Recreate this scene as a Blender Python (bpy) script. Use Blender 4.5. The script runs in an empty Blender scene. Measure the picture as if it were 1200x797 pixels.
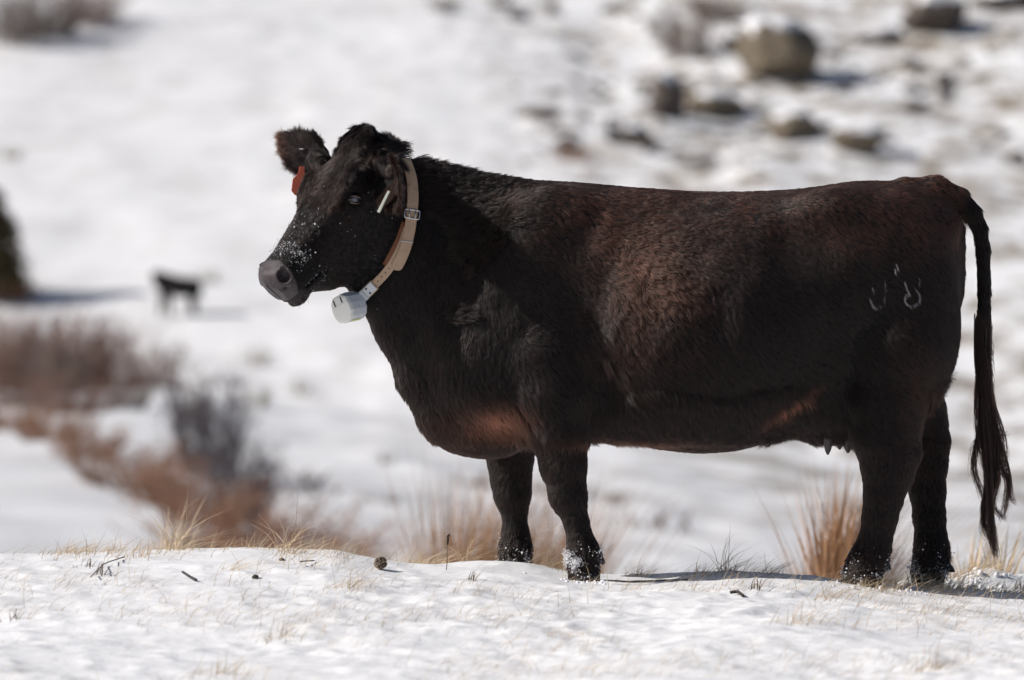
import bpy, bmesh, math, random, os
import numpy as np
from mathutils import Vector, Matrix
from mathutils.bvhtree import BVHTree

# ------------------------------------------------------------------ scene, camera, light
S = bpy.context.scene
COL = S.collection
QUICK = ''                                             # any text here gives a coarse, quick build

CAM_D, CAM_H, FPX, HOR = 18.0, 1.2, 6666.7, 241.0      # distance to the animal, height, focal length in 1200-px units, eye level row
cam_d = bpy.data.cameras.new('camera')
cam = bpy.data.objects.new('camera', cam_d); COL.objects.link(cam)
cam.location = (0, -CAM_D, CAM_H); cam.rotation_euler = (math.pi / 2, 0, 0)
cam_d.lens = 200; cam_d.sensor_width = 36; cam_d.shift_y = -(398.5 - HOR) / 1200.0
cam_d.clip_start = 0.5; cam_d.clip_end = 3000
cam_d.dof.use_dof = True; cam_d.dof.focus_distance = CAM_D - 0.22; cam_d.dof.aperture_fstop = 3.3
S.camera = cam

SUN_EL, SUN_AZ = math.radians(35), math.radians(4)     # azimuth from image left towards the camera
sd = Vector((-math.cos(SUN_AZ) * math.cos(SUN_EL), -math.sin(SUN_AZ) * math.cos(SUN_EL), math.sin(SUN_EL)))
W = bpy.data.worlds.new('World'); S.world = W; W.use_nodes = True
wn = W.node_tree.nodes; bg = wn['Background']
sky = wn.new('ShaderNodeTexSky'); sky.sky_type = 'NISHITA'; sky.sun_disc = False
sky.sun_elevation = SUN_EL; sky.sun_rotation = math.atan2(sd.x, sd.y); sky.altitude = 300; sky.dust_density = 2.5; sky.ozone_density = .6; sky.air_density = .8
W.node_tree.links.new(sky.outputs[0], bg.inputs[0]); bg.inputs[1].default_value = 0.075
sl = bpy.data.lights.new('sun', 'SUN'); sun = bpy.data.objects.new('sun', sl); COL.objects.link(sun)
sun.rotation_euler = sd.to_track_quat('Z', 'Y').to_euler(); sl.energy = 5.0; sl.angle = math.radians(0.5); sl.color = (1.0, 0.955, 0.90)
S.view_settings.view_transform = 'Standard'; S.view_settings.look = 'None'; S.view_settings.exposure = -0.03; S.view_settings.gamma = 1
S.cycles.use_denoising = True
S.cycles.max_bounces = 8; S.cycles.diffuse_bounces = 3; S.cycles.glossy_bounces = 3; S.cycles.transmission_bounces = 5

# ------------------------------------------------------------------ helpers
RNG = np.random.default_rng(7)
def at(px, py, y=0.0):
    D = y + CAM_D
    return np.array(((px - 600) / FPX * D, y, CAM_H - (py - HOR) / FPX * D))
def pixel(P):
    P = np.asarray(P, float); D = P[..., 1] + CAM_D
    return 600 + P[..., 0] * FPX / D, HOR + (CAM_H - P[..., 2]) * FPX / D
def _h(ix, iy, iz, seed):
    h = (ix.astype(np.int64) * 73856093) ^ (iy.astype(np.int64) * 19349663) ^ (iz.astype(np.int64) * 83492791) ^ (int(seed) * 2654435761)
    h = h & 0x7fffffff
    h = (h ^ (h >> 13)) * 1274126177 & 0x7fffffff
    h = (h ^ (h >> 16)) * 1103515245 & 0x7fffffff
    return ((h >> 7) & 0xffff) / 32767.5 - 1
def vnoise(x, y, z, seed=0):
    x = np.asarray(x, float); y = np.asarray(y, float) + 0 * x; z = np.asarray(z, float) + 0 * x
    ix, iy, iz = np.floor(x), np.floor(y), np.floor(z)
    fx, fy, fz = x - ix, y - iy, z - iz
    fx, fy, fz = [f * f * (3 - 2 * f) for f in (fx, fy, fz)]
    r = 0
    for a in (0, 1):
        for b in (0, 1):
            for c in (0, 1):
                r = r + _h(ix + a, iy + b, iz + c, seed) * (fx if a else 1 - fx) * (fy if b else 1 - fy) * (fz if c else 1 - fz)
    return r
def noise2(x, y, seed=0):
    x = np.asarray(x, float); y = np.asarray(y, float) + 0 * x
    ix, iy = np.floor(x), np.floor(y); fx, fy = x - ix, y - iy
    fx, fy = fx * fx * (3 - 2 * fx), fy * fy * (3 - 2 * fy); z = np.zeros_like(ix)
    return (_h(ix, iy, z, seed) * (1 - fx) + _h(ix + 1, iy, z, seed) * fx) * (1 - fy) + (_h(ix, iy + 1, z, seed) * (1 - fx) + _h(ix + 1, iy + 1, z, seed) * fx) * fy
def smooth(a, b, x):
    t = np.clip((x - a) / (b - a), 0, 1); return t * t * (3 - 2 * t)

def mesh(name, verts, faces, mat=None, parent=None, sm=True, loc=None):
    me = bpy.data.meshes.new(name)
    verts = np.asarray(verts, np.float32)
    if isinstance(faces, np.ndarray):
        n, k = faces.shape
        me.vertices.add(len(verts)); me.vertices.foreach_set('co', verts.ravel())
        me.loops.add(n * k); me.loops.foreach_set('vertex_index', faces.astype(np.int32).ravel())
        me.polygons.add(n); me.polygons.foreach_set('loop_start', np.arange(0, n * k, k, dtype=np.int32))
        me.polygons.foreach_set('loop_total', np.full(n, k, np.int32))
        me.update(calc_edges=True)
    else:
        me.from_pydata(verts.tolist(), [], faces)
    if sm: me.polygons.foreach_set('use_smooth', np.ones(len(me.polygons), bool))
    if mat: me.materials.append(mat)
    o = bpy.data.objects.new(name, me); COL.objects.link(o)
    if parent is not None: o.parent = parent
    if loc is not None: o.location = loc
    return o
def tag(o, label=None, cat=None, group=None, kind=None):
    for k, v in (('label', label), ('category', cat), ('group', group), ('kind', kind)):
        if v: o[k] = v
    return o
def empty(name, loc=(0, 0, 0)):
    o = bpy.data.objects.new(name, None); o.location = loc; o.empty_display_size = .1; COL.objects.link(o); return o
def under(o, root):                    # child built in world coordinates, root has only a location
    o.parent = root; o.location = Vector(o.location) - Vector(root.location); return o

# ------------------------------------------------------------------ materials
class NT:
    def __init__(s, name):
        s.m = bpy.data.materials.new(name); s.m.use_nodes = True; s.t = s.m.node_tree
        s.b = s.t.nodes['Principled BSDF']; s.out = s.t.nodes['Material Output']
    def n(s, typ, **kw):
        x = s.t.nodes.new(typ)
        for k, v in kw.items():
            if hasattr(x, k) and k not in ('Scale',): setattr(x, k, v)
            else: x.inputs[k].default_value = v
        return x
    def l(s, a, b): s.t.links.new(a, b)
    def ramp(s, fac, stops):
        r = s.t.nodes.new('ShaderNodeValToRGB'); s.l(fac, r.inputs[0]); e = r.color_ramp.elements
        while len(e) < len(stops): e.new(.5)
        for el, (p, c) in zip(e, stops): el.position = p; el.color = (*c, 1)
        return r.outputs[0]
    def noise(s, scale, detail=4, rough=.6, vec=None, w=None):
        x = s.n('ShaderNodeTexNoise'); x.inputs['Scale'].default_value = scale; x.inputs['Detail'].default_value = detail; x.inputs['Roughness'].default_value = rough
        if vec is not None: s.l(vec, x.inputs['Vector'])
        return x.outputs['Fac']
    def bump(s, h, strength, dist, prev=None):
        b = s.n('ShaderNodeBump'); b.inputs['Strength'].default_value = strength; b.inputs['Distance'].default_value = dist
        s.l(h, b.inputs['Height'])
        if prev: s.l(prev, b.inputs['Normal'])
        return b.outputs[0]
def plain(name, c0, c1=None, rough=.7, scale=30, bump=0, bdist=.002, spec=.3, metal=0, obj=True):
    s = NT(name); b = s.b; b.inputs['Roughness'].default_value = rough; b.inputs['Specular IOR Level'].default_value = spec; b.inputs['Metallic'].default_value = metal
    tc = s.n('ShaderNodeTexCoord').outputs['Object'] 
    f = s.noise(scale, 5, .6, tc)
    s.l(s.ramp(f, [(.3, c0), (.7, c1 or tuple(x * .8 for x in c0))]), b.inputs['Base Color'])
    if bump: s.l(s.bump(f, bump, bdist), b.inputs['Normal'])
    return s.m
def hair_mat(name, c0, c1, rough=.35, rr=.5, attr='tint', coat=0.0, dif=None):
    m = bpy.data.materials.new(name); m.use_nodes = True; t = m.node_tree
    for x in list(t.nodes): t.nodes.remove(x)
    o = t.nodes.new('ShaderNodeOutputMaterial'); h = t.nodes.new('ShaderNodeBsdfHairPrincipled')
    h.model = 'CHIANG'; h.parametrization = 'COLOR'
    a = t.nodes.new('ShaderNodeAttribute'); a.attribute_name = attr
    mx = t.nodes.new('ShaderNodeMix'); mx.data_type = 'RGBA'
    mx.inputs[6].default_value = (*c0, 1); mx.inputs[7].default_value = (*c1, 1)
    t.links.new(a.outputs['Fac'], mx.inputs[0]); t.links.new(mx.outputs[2], h.inputs['Color'])
    h.inputs['Roughness'].default_value = rough; h.inputs['Radial Roughness'].default_value = rr
    h.inputs['Random Roughness'].default_value = .3; h.inputs['Coat'].default_value = coat
    if dif:
        dn = t.nodes.new('ShaderNodeBsdfDiffuse'); m2 = t.nodes.new('ShaderNodeMix'); m2.data_type = 'RGBA'
        m2.inputs[6].default_value = (*dif[0], 1); m2.inputs[7].default_value = (*dif[1], 1); t.links.new(a.outputs['Fac'], m2.inputs[0]); t.links.new(m2.outputs[2], dn.inputs[0])
        ms = t.nodes.new('ShaderNodeMixShader'); ms.inputs[0].default_value = .42; t.links.new(h.outputs[0], ms.inputs[1]); t.links.new(dn.outputs[0], ms.inputs[2]); t.links.new(ms.outputs[0], o.inputs[0])
    else: t.links.new(h.outputs[0], o.inputs[0])
    return m

M = {}
M['skin'] = None

# ------------------------------------------------------------------ implicit surfaces
def smin(a, b, k):
    h = np.clip(.5 + .5 * (b - a) / k, 0, 1)
    return b * (1 - h) + a * h - k * h * (1 - h)
class Field:
    def __init__(s, lo, hi, step):
        s.ax = [np.arange(l, h + step, step, dtype=np.float32) for l, h in zip(lo, hi)]
        s.lo = [a[0] for a in s.ax]; s.step = step
        s.F = np.full([len(a) for a in s.ax], 1.0, np.float32)
    def apply(s, lo, hi, fn, op):
        sl = []
        for a, l, h in zip(s.ax, lo, hi):
            i, j = np.searchsorted(a, l), np.searchsorted(a, h)
            if j <= i: return
            sl.append(slice(i, j))
        X = s.ax[0][sl[0]][:, None, None]; Y = s.ax[1][sl[1]][None, :, None]; Z = s.ax[2][sl[2]][None, None, :]
        sub = s.F[tuple(sl)]
        s.F[tuple(sl)] = op(sub, fn(X, Y, Z).astype(np.float32))
    def polygonize(s):
        F = s.F; ins = F < 0
        nx, ny, nz = F.shape
        c = np.zeros((nx - 1, ny - 1, nz - 1), np.int8)
        for a in (0, 1):
            for b in (0, 1):
                for d in (0, 1): c += ins[a:nx - 1 + a, b:ny - 1 + b, d:nz - 1 + d]
        act = (c > 0) & (c < 8); idx = np.full(act.shape, -1, np.int64)
        I = np.argwhere(act); idx[act] = np.arange(len(I))
        acc = np.zeros((len(I), 3)); cnt = np.zeros(len(I))
        cor = [(a, b, d) for a in (0, 1) for b in (0, 1) for d in (0, 1)]
        val = {k: F[I[:, 0] + k[0], I[:, 1] + k[1], I[:, 2] + k[2]] for k in cor}
        for p in cor:
            for ax in range(3):
                if p[ax] == 0:
                    q = list(p); q[ax] = 1; q = tuple(q)
                    a, b = val[p], val[q]; m = (a < 0) != (b < 0)
                    t = np.where(m, a / np.where(m, a - b, 1), 0)
                    pt = np.repeat(np.array(p, float)[None], len(I), 0); pt[:, ax] += t
                    acc[m] += pt[m]; cnt[m] += 1
        V = (I + acc / cnt[:, None]) * s.step + np.array(s.lo)
        faces = []
        for ax in range(3):
            sl0 = [slice(None)] * 3; sl1 = [slice(None)] * 3; sl0[ax] = slice(0, -1); sl1[ax] = slice(1, None)
            a, b = ins[tuple(sl0)], ins[tuple(sl1)]
            E = np.argwhere(a != b); u, v = (ax + 1) % 3, (ax + 2) % 3
            E = E[(E[:, u] > 0) & (E[:, v] > 0) & (E[:, u] < F.shape[u] - 1) & (E[:, v] < F.shape[v] - 1)]
            flip = a[E[:, 0], E[:, 1], E[:, 2]]
            q = []
            for du, dv in ((1, 1), (0, 1), (0, 0), (1, 0)):
                G = E.copy(); G[:, u] -= du; G[:, v] -= dv; q.append(idx[G[:, 0], G[:, 1], G[:, 2]])
            Q = np.stack(q, 1); Q[~flip] = Q[~flip][:, ::-1]
            faces.append(Q[(Q >= 0).all(1)])
        return V, np.concatenate(faces)

def cone_chain(f, pts, k=.03, kj=.015, squash=1.0):
    """pts: (x,y,z,r) list -> tapered round cones, blended in; squash<1 flattens sideways (y)"""
    for (a, b) in zip(pts[:-1], pts[1:]):
        a = np.array(a, float); b = np.array(b, float); R = max(a[3], b[3]) + k + .03
        lo = np.minimum(a[:3], b[:3]) - R; hi = np.maximum(a[:3], b[:3]) + R
        def fn(X, Y, Z, a=a, b=b):
            d = b[:3] - a[:3]; L2 = (d * d).sum()
            t = np.clip(((X - a[0]) * d[0] + (Y - a[1]) * d[1] + (Z - a[2]) * d[2]) / L2, 0, 1)
            q = np.sqrt((X - a[0] - t * d[0]) ** 2 + ((Y - a[1] - t * d[1]) / squash) ** 2 + (Z - a[2] - t * d[2]) ** 2)
            return q - (a[3] + t * (b[3] - a[3]))
        f.apply(lo, hi, fn, lambda F, d: smin(F, d, k))
def ellipsoid(f, c, r, R=None, k=.04, sub=False):
    c = np.array(c, float); r = np.array(r, float); m = r.max() * (1 + k / (r.min() * .6 + r.max() * .15)) + .01
    def fn(X, Y, Z):
        x, y, z = X - c[0], Y - c[1], Z - c[2]
        if R is not None: x, y, z = [R[i][0] * x + R[i][1] * y + R[i][2] * z for i in range(3)]
        q = np.sqrt((x / r[0]) ** 2 + (y / r[1]) ** 2 + (z / r[2]) ** 2)
        return (q - 1) * r.min() * .6 + (q - 1) * r.max() * .15
    if sub: f.apply(c - m, c + m, fn, lambda F, d: -smin(-F, d, k))
    else: f.apply(c - m, c + m, fn, lambda F, d: smin(F, d, k))
def rotm(ax, deg):
    return np.array(Matrix.Rotation(math.radians(deg), 3, ax))
def table(st, n=400, sig=6):
    st = np.array(st, float); xs = np.linspace(st[0, 0], st[-1, 0], n)
    T = np.stack([np.interp(xs, st[:, 0], st[:, i]) for i in range(1, st.shape[1])], 1)
    kk = np.exp(-.5 * (np.arange(-3 * sig, 3 * sig + 1) / sig) ** 2); kk /= kk.sum()
    P = np.pad(T, ((3 * sig, 3 * sig), (0, 0)), mode='edge')
    P[:3 * sig] = 2 * T[0] - P[3 * sig + 1:6 * sig + 1][::-1]; P[-3 * sig:] = 2 * T[-1] - P[-6 * sig - 1:-3 * sig - 1][::-1]
    return xs, np.stack([np.convolve(P[:, i], kk, 'valid') for i in range(T.shape[1])], 1)

# head frame: u down the face, v out of the forehead, w towards the near side
PSI, PIT = math.radians(38), math.radians(50)
Fh = np.array((-math.cos(PSI), -math.sin(PSI), 0))
HU = Fh * math.cos(PIT) + np.array((0, 0, -math.sin(PIT)))
HV = Fh * math.sin(PIT) + np.array((0, 0, math.cos(PIT)))
HW = np.array((math.sin(PSI), -math.cos(PSI), 0))
H0 = at(423.5, 158, -.05)
def hp(u, V, w): return H0 + HU * u - HV * V + HW * w
def hlocal(P):
    d = np.asarray(P) - H0; return d @ HU, -(d @ HV), d @ HW

def torso(f, top=0):
    st = [  # px, top row, bottom row, half width, widest fraction, n upper, n lower, centre y
        (422, 210, 330, .070, .50, 2.0, 2.0, -.07), (436, 192, 352, .095, .50, 2.0, 2.0, -.06), (452, 184, 377, .112, .50, 2.0, 2.0, -.05),
        (467, 181, 408, .122, .48, 1.9, 1.9, -.045), (481, 184, 437, .130, .45, 1.8, 1.8, -.035), (497, 188, 470, .140, .42, 1.7, 1.8, -.025),
        (518, 193, 502, .160, .40, 1.6, 1.9, -.015), (547, 202, 518, .190, .38, 1.6, 2.0, -.005), (580, 207, 520, .220, .38, 1.6, 2.1, 0),
        (620, 211, 514, .242, .40, 1.6, 2.2, 0), (670, 213, 508, .262, .42, 1.7, 2.2, 0), (720, 218, 515, .298, .44, 1.9, 2.2, 0),
        (770, 222, 526, .332, .46, 2.0, 2.1, 0), (820, 225, 531, .350, .47, 2.1, 2.1, 0), (870, 225, 527, .352, .48, 2.1, 2.0, 0),
        (920, 223, 510, .325, .50, 2.1, 2.0, 0), (960, 219, 500, .300, .55, 2.0, 2.0, 0), (1000, 212, 492, .285, .62, 2.1, 1.9, 0),
        (1040, 212, 482, .270, .66, 2.0, 1.9, 0), (1075, 214, 460, .235, .66, 1.9, 1.9, 0), (1100, 221, 425, .185, .62, 1.9, 2.0, 0),
        (1118, 235, 385, .125, .60, 2.0, 2.0, 0), (1129, 262, 345, .06, .55, 2.0, 2.0, 0)]
    xs, T = table(st, 500, 9)
    def fn(X, Y, Z):
        px = 600 + X * 370.37
        g = lambda i: np.interp(px, xs, T[:, i])
        zt = CAM_H - (g(0) - HOR) / 370.37; zb = CAM_H - (g(1) - HOR) / 370.37; w = g(2); fr = g(3); n1 = g(4); n2 = g(5); yc = g(6)
        zm = zb + (zt - zb) * fr
        up = Z > zm; h = np.where(up, zt - zm, zm - zb); n = np.where(up, n1, n2)
        a = np.abs(Y - yc) / w; b = np.abs(Z - zm) / h
        r = (a ** n + b ** n + 1e-9) ** (1 / n)
        d = (r - 1) * np.minimum(w, h) * .9
        e = np.maximum(xs[0] - px, px - xs[-1]) / 370.37
        return np.maximum(d, e)
    f.apply((-.6, -.6, .2), (1.6, .6, 1.5), fn, lambda F, d: np.minimum(F, d))

def near(pts, y, ys=None):
    out = []
    for i, p in enumerate(pts):
        yy = y if ys is None else ys[i]
        out.append((*at(p[0], p[1], yy), p[2]))
    return out
LEGS = {
 'front_near': (near([(640, 420, .135), (650, 462, .118), (656, 510, .086), (660, 545, .069), (666, 576, .051), (668, 588, .046), (675, 610, .034), (680, 632, .036), (684, 648, .044), (684, 664, .040), (684, 676, .044)], -.19, [-.17, -.19, -.2, -.2, -.2, -.2, -.2, -.2, -.2, -.2, -.2])),
 'front_far': (near([(600, 440, .13), (598, 500, .095), (598, 535, .070), (599, 562, .060), (601, 580, .050), (603, 600, .035), (604, 625, .038), (604, 642, .045), (603, 660, .042), (603, 674, .044)], .17)),
 'hind_near': (near([(1070, 330, .13), (1050, 410, .17), (1038, 470, .125), (1038, 505, .104), (1041, 532, .088), (1040, 552, .074), (1036, 580, .058), (1031, 606, .050), (1026, 632, .047), (1019, 652, .052), (1012, 668, .052), (1010, 680, .056)], -.2, [-.13, -.14, -.16, -.17, -.18, -.19, -.2, -.2, -.2, -.2, -.2, -.2])),
 'hind_far': (near([(1060, 330, .13), (1052, 410, .16), (1062, 460, .11), (1078, 494, .078), (1086, 520, .067), (1086, 545, .060), (1087, 575, .053), (1089, 605, .047), (1091, 632, .047), (1092, 652, .052), (1089, 668, .048), (1087, 680, .052)], .17, [.13, .14, .15, .17, .17, .17, .17, .17, .17, .17, .17, .17])),
}
def body_field(f):
    torso(f)
    A = at
    # shoulders, hips, thighs
    for s in (-1, 1):
        ellipsoid(f, A(630, 322, s * .16), (.14, .085, .26), rotm('Y', -14), k=.10)
        ellipsoid(f, A(575, 430, s * .14), (.13, .09, .13), k=.08)
        ellipsoid(f, A(650, 440, s * .16), (.13, .09, .12), k=.08)
        ellipsoid(f, A(985, 244, s * .20), (.09, .05, .045), k=.10)                 # hook bone
        ellipsoid(f, A(1112, 262, s * .10), (.035, .04, .035), k=.04)               # pin bone
        ellipsoid(f, A(1057, 365, s * .155), (.18, .10, .27), rotm('Y', 10), k=.07)   # thigh
        ellipsoid(f, A(960, 470, s * .15), (.13, .06, .06), rotm('Y', -20), k=.07)    # flank fold
    ellipsoid(f, A(830, 400, -.20), (.32, .17, .23), k=.08)                          # belly bulge, near side
    ellipsoid(f, A(537, 490, 0), (.105, .085, .098), k=.06)                            # brisket
    ellipsoid(f, A(578, 508, -.03), (.11, .09, .075), k=.04)
    ellipsoid(f, A(980, 486, 0), (.125, .13, .095), k=.04)                             # udder
    ellipsoid(f, A(700, 455, -.30), (.05, .05, .07), k=.05, sub=True)                # behind the elbow
    ellipsoid(f, A(985, 430, -.33), (.05, .05, .12), rotm('Y', 25), k=.05, sub=True)  # flank in front of the thigh
    def und(X, Y, Z):
        m = smooth(-.36, -.26, X + 0 * Y + 0 * Z) * smooth(1.35, 1.2, X + 0 * Y + 0 * Z) * smooth(.55, .75, Z + 0 * X + 0 * Y) * smooth(.1, .2, np.abs(Y) + 0 * X + 0 * Z)
        return .008 * vnoise(X * 6.5 + 0 * Y + 0 * Z, Y * 3, Z * 5.0, 77) * m + .005 * vnoise(X * 14 + 0 * Y + 0 * Z, Y * 8, Z * 11, 78) * m
    f.apply((-.36, -.5, .5), (1.35, -.05, 1.4), und, lambda F, d: F + d)
    # hollow in front of the hip
    ellipsoid(f, A(930, 275, -.355), (.14, .085, .11), k=.05, sub=True)
    ellipsoid(f, A(930, 265, .36), (.13, .07, .09), k=.05, sub=True)
    ellipsoid(f, A(706, 330, -.365), (.045, .075, .24), rotm('Y', -12), k=.05, sub=True)   # behind the shoulder
    for nme, pts in LEGS.items():
        cone_chain(f, pts, k=.028, squash=.92)
    # hock points, knees
    cone_chain(f, near([(1048, 500, .05), (1066, 530, .028), (1054, 560, .03)], -.19), k=.03)
    cone_chain(f, near([(1088, 480, .05), (1098, 512, .026), (1094, 545, .03)], .17), k=.03)
    ellipsoid(f, A(661, 577, -.2), (.046, .05, .05), k=.02)
    ellipsoid(f, A(600, 581, .17), (.048, .05, .05), k=.02)
    # dewlap / throat
    cone_chain(f, near([(440, 335, .07), (468, 385, .066), (493, 438, .068), (518, 478, .076)], -.04, [-.07, -.055, -.03, -.015]), k=.05)
    # tail
    cone_chain(f, [(*A(1060, 222, 0), .035), (*A(1095, 222, 0), .038), (*A(1122, 232, 0), .037)], k=.03)
    cone_chain(f, [(*A(1122, 233, 0), .036), (*A(1138, 248, 0), .029), (*A(1148, 267, 0), .024), (*A(1152, 292, 0), .022), (*A(1153.5, 340, 0), .021), (*A(1153.5, 420, 0), .0205), (*A(1158, 480, 0), .016), (*A(1163, 545, 0), .008)], k=.006)
    # neck folds, faint muscles
def head_field(f):
    st = [  # u, dorsal V, ventral V, half width, widest fraction (from dorsal), n upper, n lower
        (-.05, .06, .14, .04, .5, 2, 2), (-.02, .015, .20, .060, .45, 2.2, 2), (.03, -.003, .24, .080, .42, 2.3, 2), (.10, -.010, .262, .110, .38, 2.7, 1.9),
        (.18, -.012, .275, .127, .32, 3.2, 1.9), (.24, -.010, .284, .124, .30, 3.0, 2), (.30, -.010, .288, .110, .32, 2.7, 2.1), (.36, -.012, .276, .094, .36, 2.5, 2.2),
        (.42, -.014, .242, .082, .40, 2.4, 2.2), (.475, -.012, .198, .075, .40, 2.4, 2.2), (.515, -.014, .156, .074, .38, 2.5, 2.3), (.55, -.010, .132, .073, .40, 2.8, 2.3), (.578, .000, .122, .064, .42, 2.4, 2.2), (.594, .028, .110, .038, .42, 2, 2)]
    xs, T = table(st, 400, 6)
    c = hp(.28, .13, 0)
    def loc(X, Y, Z):
        x, y, z = X - H0[0], Y - H0[1], Z - H0[2]
        return (x * HU[0] + y * HU[1] + z * HU[2], -(x * HV[0] + y * HV[1] + z * HV[2]), x * HW[0] + y * HW[1] + z * HW[2])
    def fn(X, Y, Z):
        u, V, w = loc(X, Y, Z)
        g = lambda i: np.interp(u, xs, T[:, i])
        v0, v1, a, fr, n1, n2 = [g(i) for i in range(6)]
        vm = v0 + (v1 - v0) * fr; up = V < vm; h = np.where(up, vm - v0, v1 - vm); n = np.where(up, n1, n2)
        r = ((np.abs(w) / a) ** n + (np.abs(V - vm) / h) ** n + 1e-9) ** (1 / n)
        d = (r - 1) * np.minimum(a, h) * .9
        return np.maximum(d, np.maximum(xs[0] - u, u - xs[-1]))
    f.apply(c - .45, c + .45, fn, lambda F, d: smin(F, d, .05))
    HR = np.stack([HU, -HV, HW])
    def E(u, V, w, r, k=.02, sub=False, tilt=None):
        R = HR if tilt is None else tilt @ HR
        ellipsoid(f, hp(u, V, w), r, R, k=k, sub=sub)
    for s in (-1, 1):
        E(.193, .006, s * .106, (.045, .022, .026), .04)                      # brow ridge
        E(.248, .080, s * .102, (.035, .018, .02), .02)                       # lower rim
        E(.228, .040, s * .123, (.026, .018, .020), .010, sub=True)            # socket
        E(.36, .11, s * .062, (.10, .03, .018), .03)                          # facial crest
        E(.20, .19, s * .072, (.085, .06, .025), .03)                         # jowl muscle
        E(.552, .038, s * .054, (.030, .035, .024), .02)                      # nostril wing
        E(.562, .020, s * .062, (.019, .021, .026), .005, sub=True, tilt=rotm('Z', 30))   # nostril
        E(.584, .052, s * .050, (.012, .006, .012), .008, sub=True, tilt=rotm('Z', 20))
        E(.543, .006, s * .070, (.017, .009, .013), .006, sub=True, tilt=rotm('Z', -35))
        E(.530, .030, s * .066, (.012, .030, .012), .01)
    E(.02, -.005, 0, (.055, .02, .055), .03)                                  # poll
    E(.570, .036, 0, (.024, .042, .045), .012)
    E(.602, .055, 0, (.012, .05, .004), .008, sub=True)                                  # muzzle pad
    E(.545, .136, 0, (.038, .024, .044), .012)                                # chin, lower lip
    for s in (-1, 1):
        cone_chain(f, [(*hp(.44, .118, s * .075), .006), (*hp(.50, .112, s * .076), .007), (*hp(.56, .112, s * .074), .007)], k=.001) if False else None
    def groove(X, Y, Z):
        u, V, w = loc(X, Y, Z)
        line = .108 + .02 * smooth(.50, .42, u) 
        d = np.sqrt((V - line) ** 2) - .0045
        inside = np.maximum(d, np.maximum(.455 - u, .048 - np.sqrt(w * w + np.maximum(u - .545, 0) ** 2 * 1.0)))
        return inside
    f.apply(c - .45, c + .45, groove, lambda F, d: -smin(-F, d, .008))
    # ears: cupped leaves
    for s, base, tip, up, width, depth in (
            (1, at(449, 194, -.175), at(461, 236, -.325), HU * -.2 + np.array((.75, 0, .2)), .060, .03),
            (-1, at(370, 188, .06), at(331, 162, .17), HV * .3 + np.array((0, 0, 1.0)), .060, .03)):
        ax = tip - base; L = np.linalg.norm(ax); ax /= L
        n = np.cross(ax, up / np.linalg.norm(up)); n /= np.linalg.norm(n)
        if s > 0:
            n = np.array((-.75, -.55, .1)); n -= ax * (n @ ax); n /= np.linalg.norm(n)
        else:
            n = np.array((-.15, -1.0, .05)); n -= ax * (n @ ax); n /= np.linalg.norm(n)
        b = np.cross(n, ax); R = np.stack([ax, b, n])          # n: opening of the cup
        m = base + ax * L * .52
        def ear(X, Y, Z, m=m, R=R, L=L, width=width):
            x, y, z = X - m[0], Y - m[1], Z - m[2]
            x, y, z = [R[i][0] * x + R[i][1] * y + R[i][2] * z for i in range(3)]
            t = np.clip((x / (L * .62)), -1, 1)
            wd = width * np.sqrt(np.clip(1 - t * t, 0, 1)) * (1 - .25 * t) + .002
            cup = .030 * (1 - (y / width) ** 2) * (1 - .5 * t)           # depth of the cup
            q = np.sqrt((x / (L * .62)) ** 2 + (y / (width * (1 - .42 * t))) ** 2)
            rim = (q - 1) * width * .7
            return np.maximum(rim, np.abs(z + cup) - .0055 - .004 * (1 - np.clip(q, 0, 1)))
        f.apply(m - .2, m + .2, ear, lambda F, d: smin(F, d, .012))
        cone_chain(f, [(*(base - ax * .045), .030), (*(base + ax * .02 - n * .02), .026)], k=.02)

SEAM = (470 - 600) / 370.37
def build_body():
    fb = Field((SEAM - .012, -.44, -.02), (1.62, .44, 1.34), .012 if QUICK else .009)
    body_field(fb)
    fh = Field((-.90, -.50, .52), (SEAM + .002, .30, 1.50), .006 if QUICK else .0042)
    body_field(fh); head_field(fh)
    # let the far neck/poll side of the body grid see the head as well
    head_field(fb)
    V1, F1 = fb.polygonize(); V2, F2 = fh.polygonize()
    V = np.concatenate([V1, V2]); F = np.concatenate([F1, F2 + len(V1)])
    return V, F
BV, BF = build_body()
print('body', len(BV), len(BF))

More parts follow.
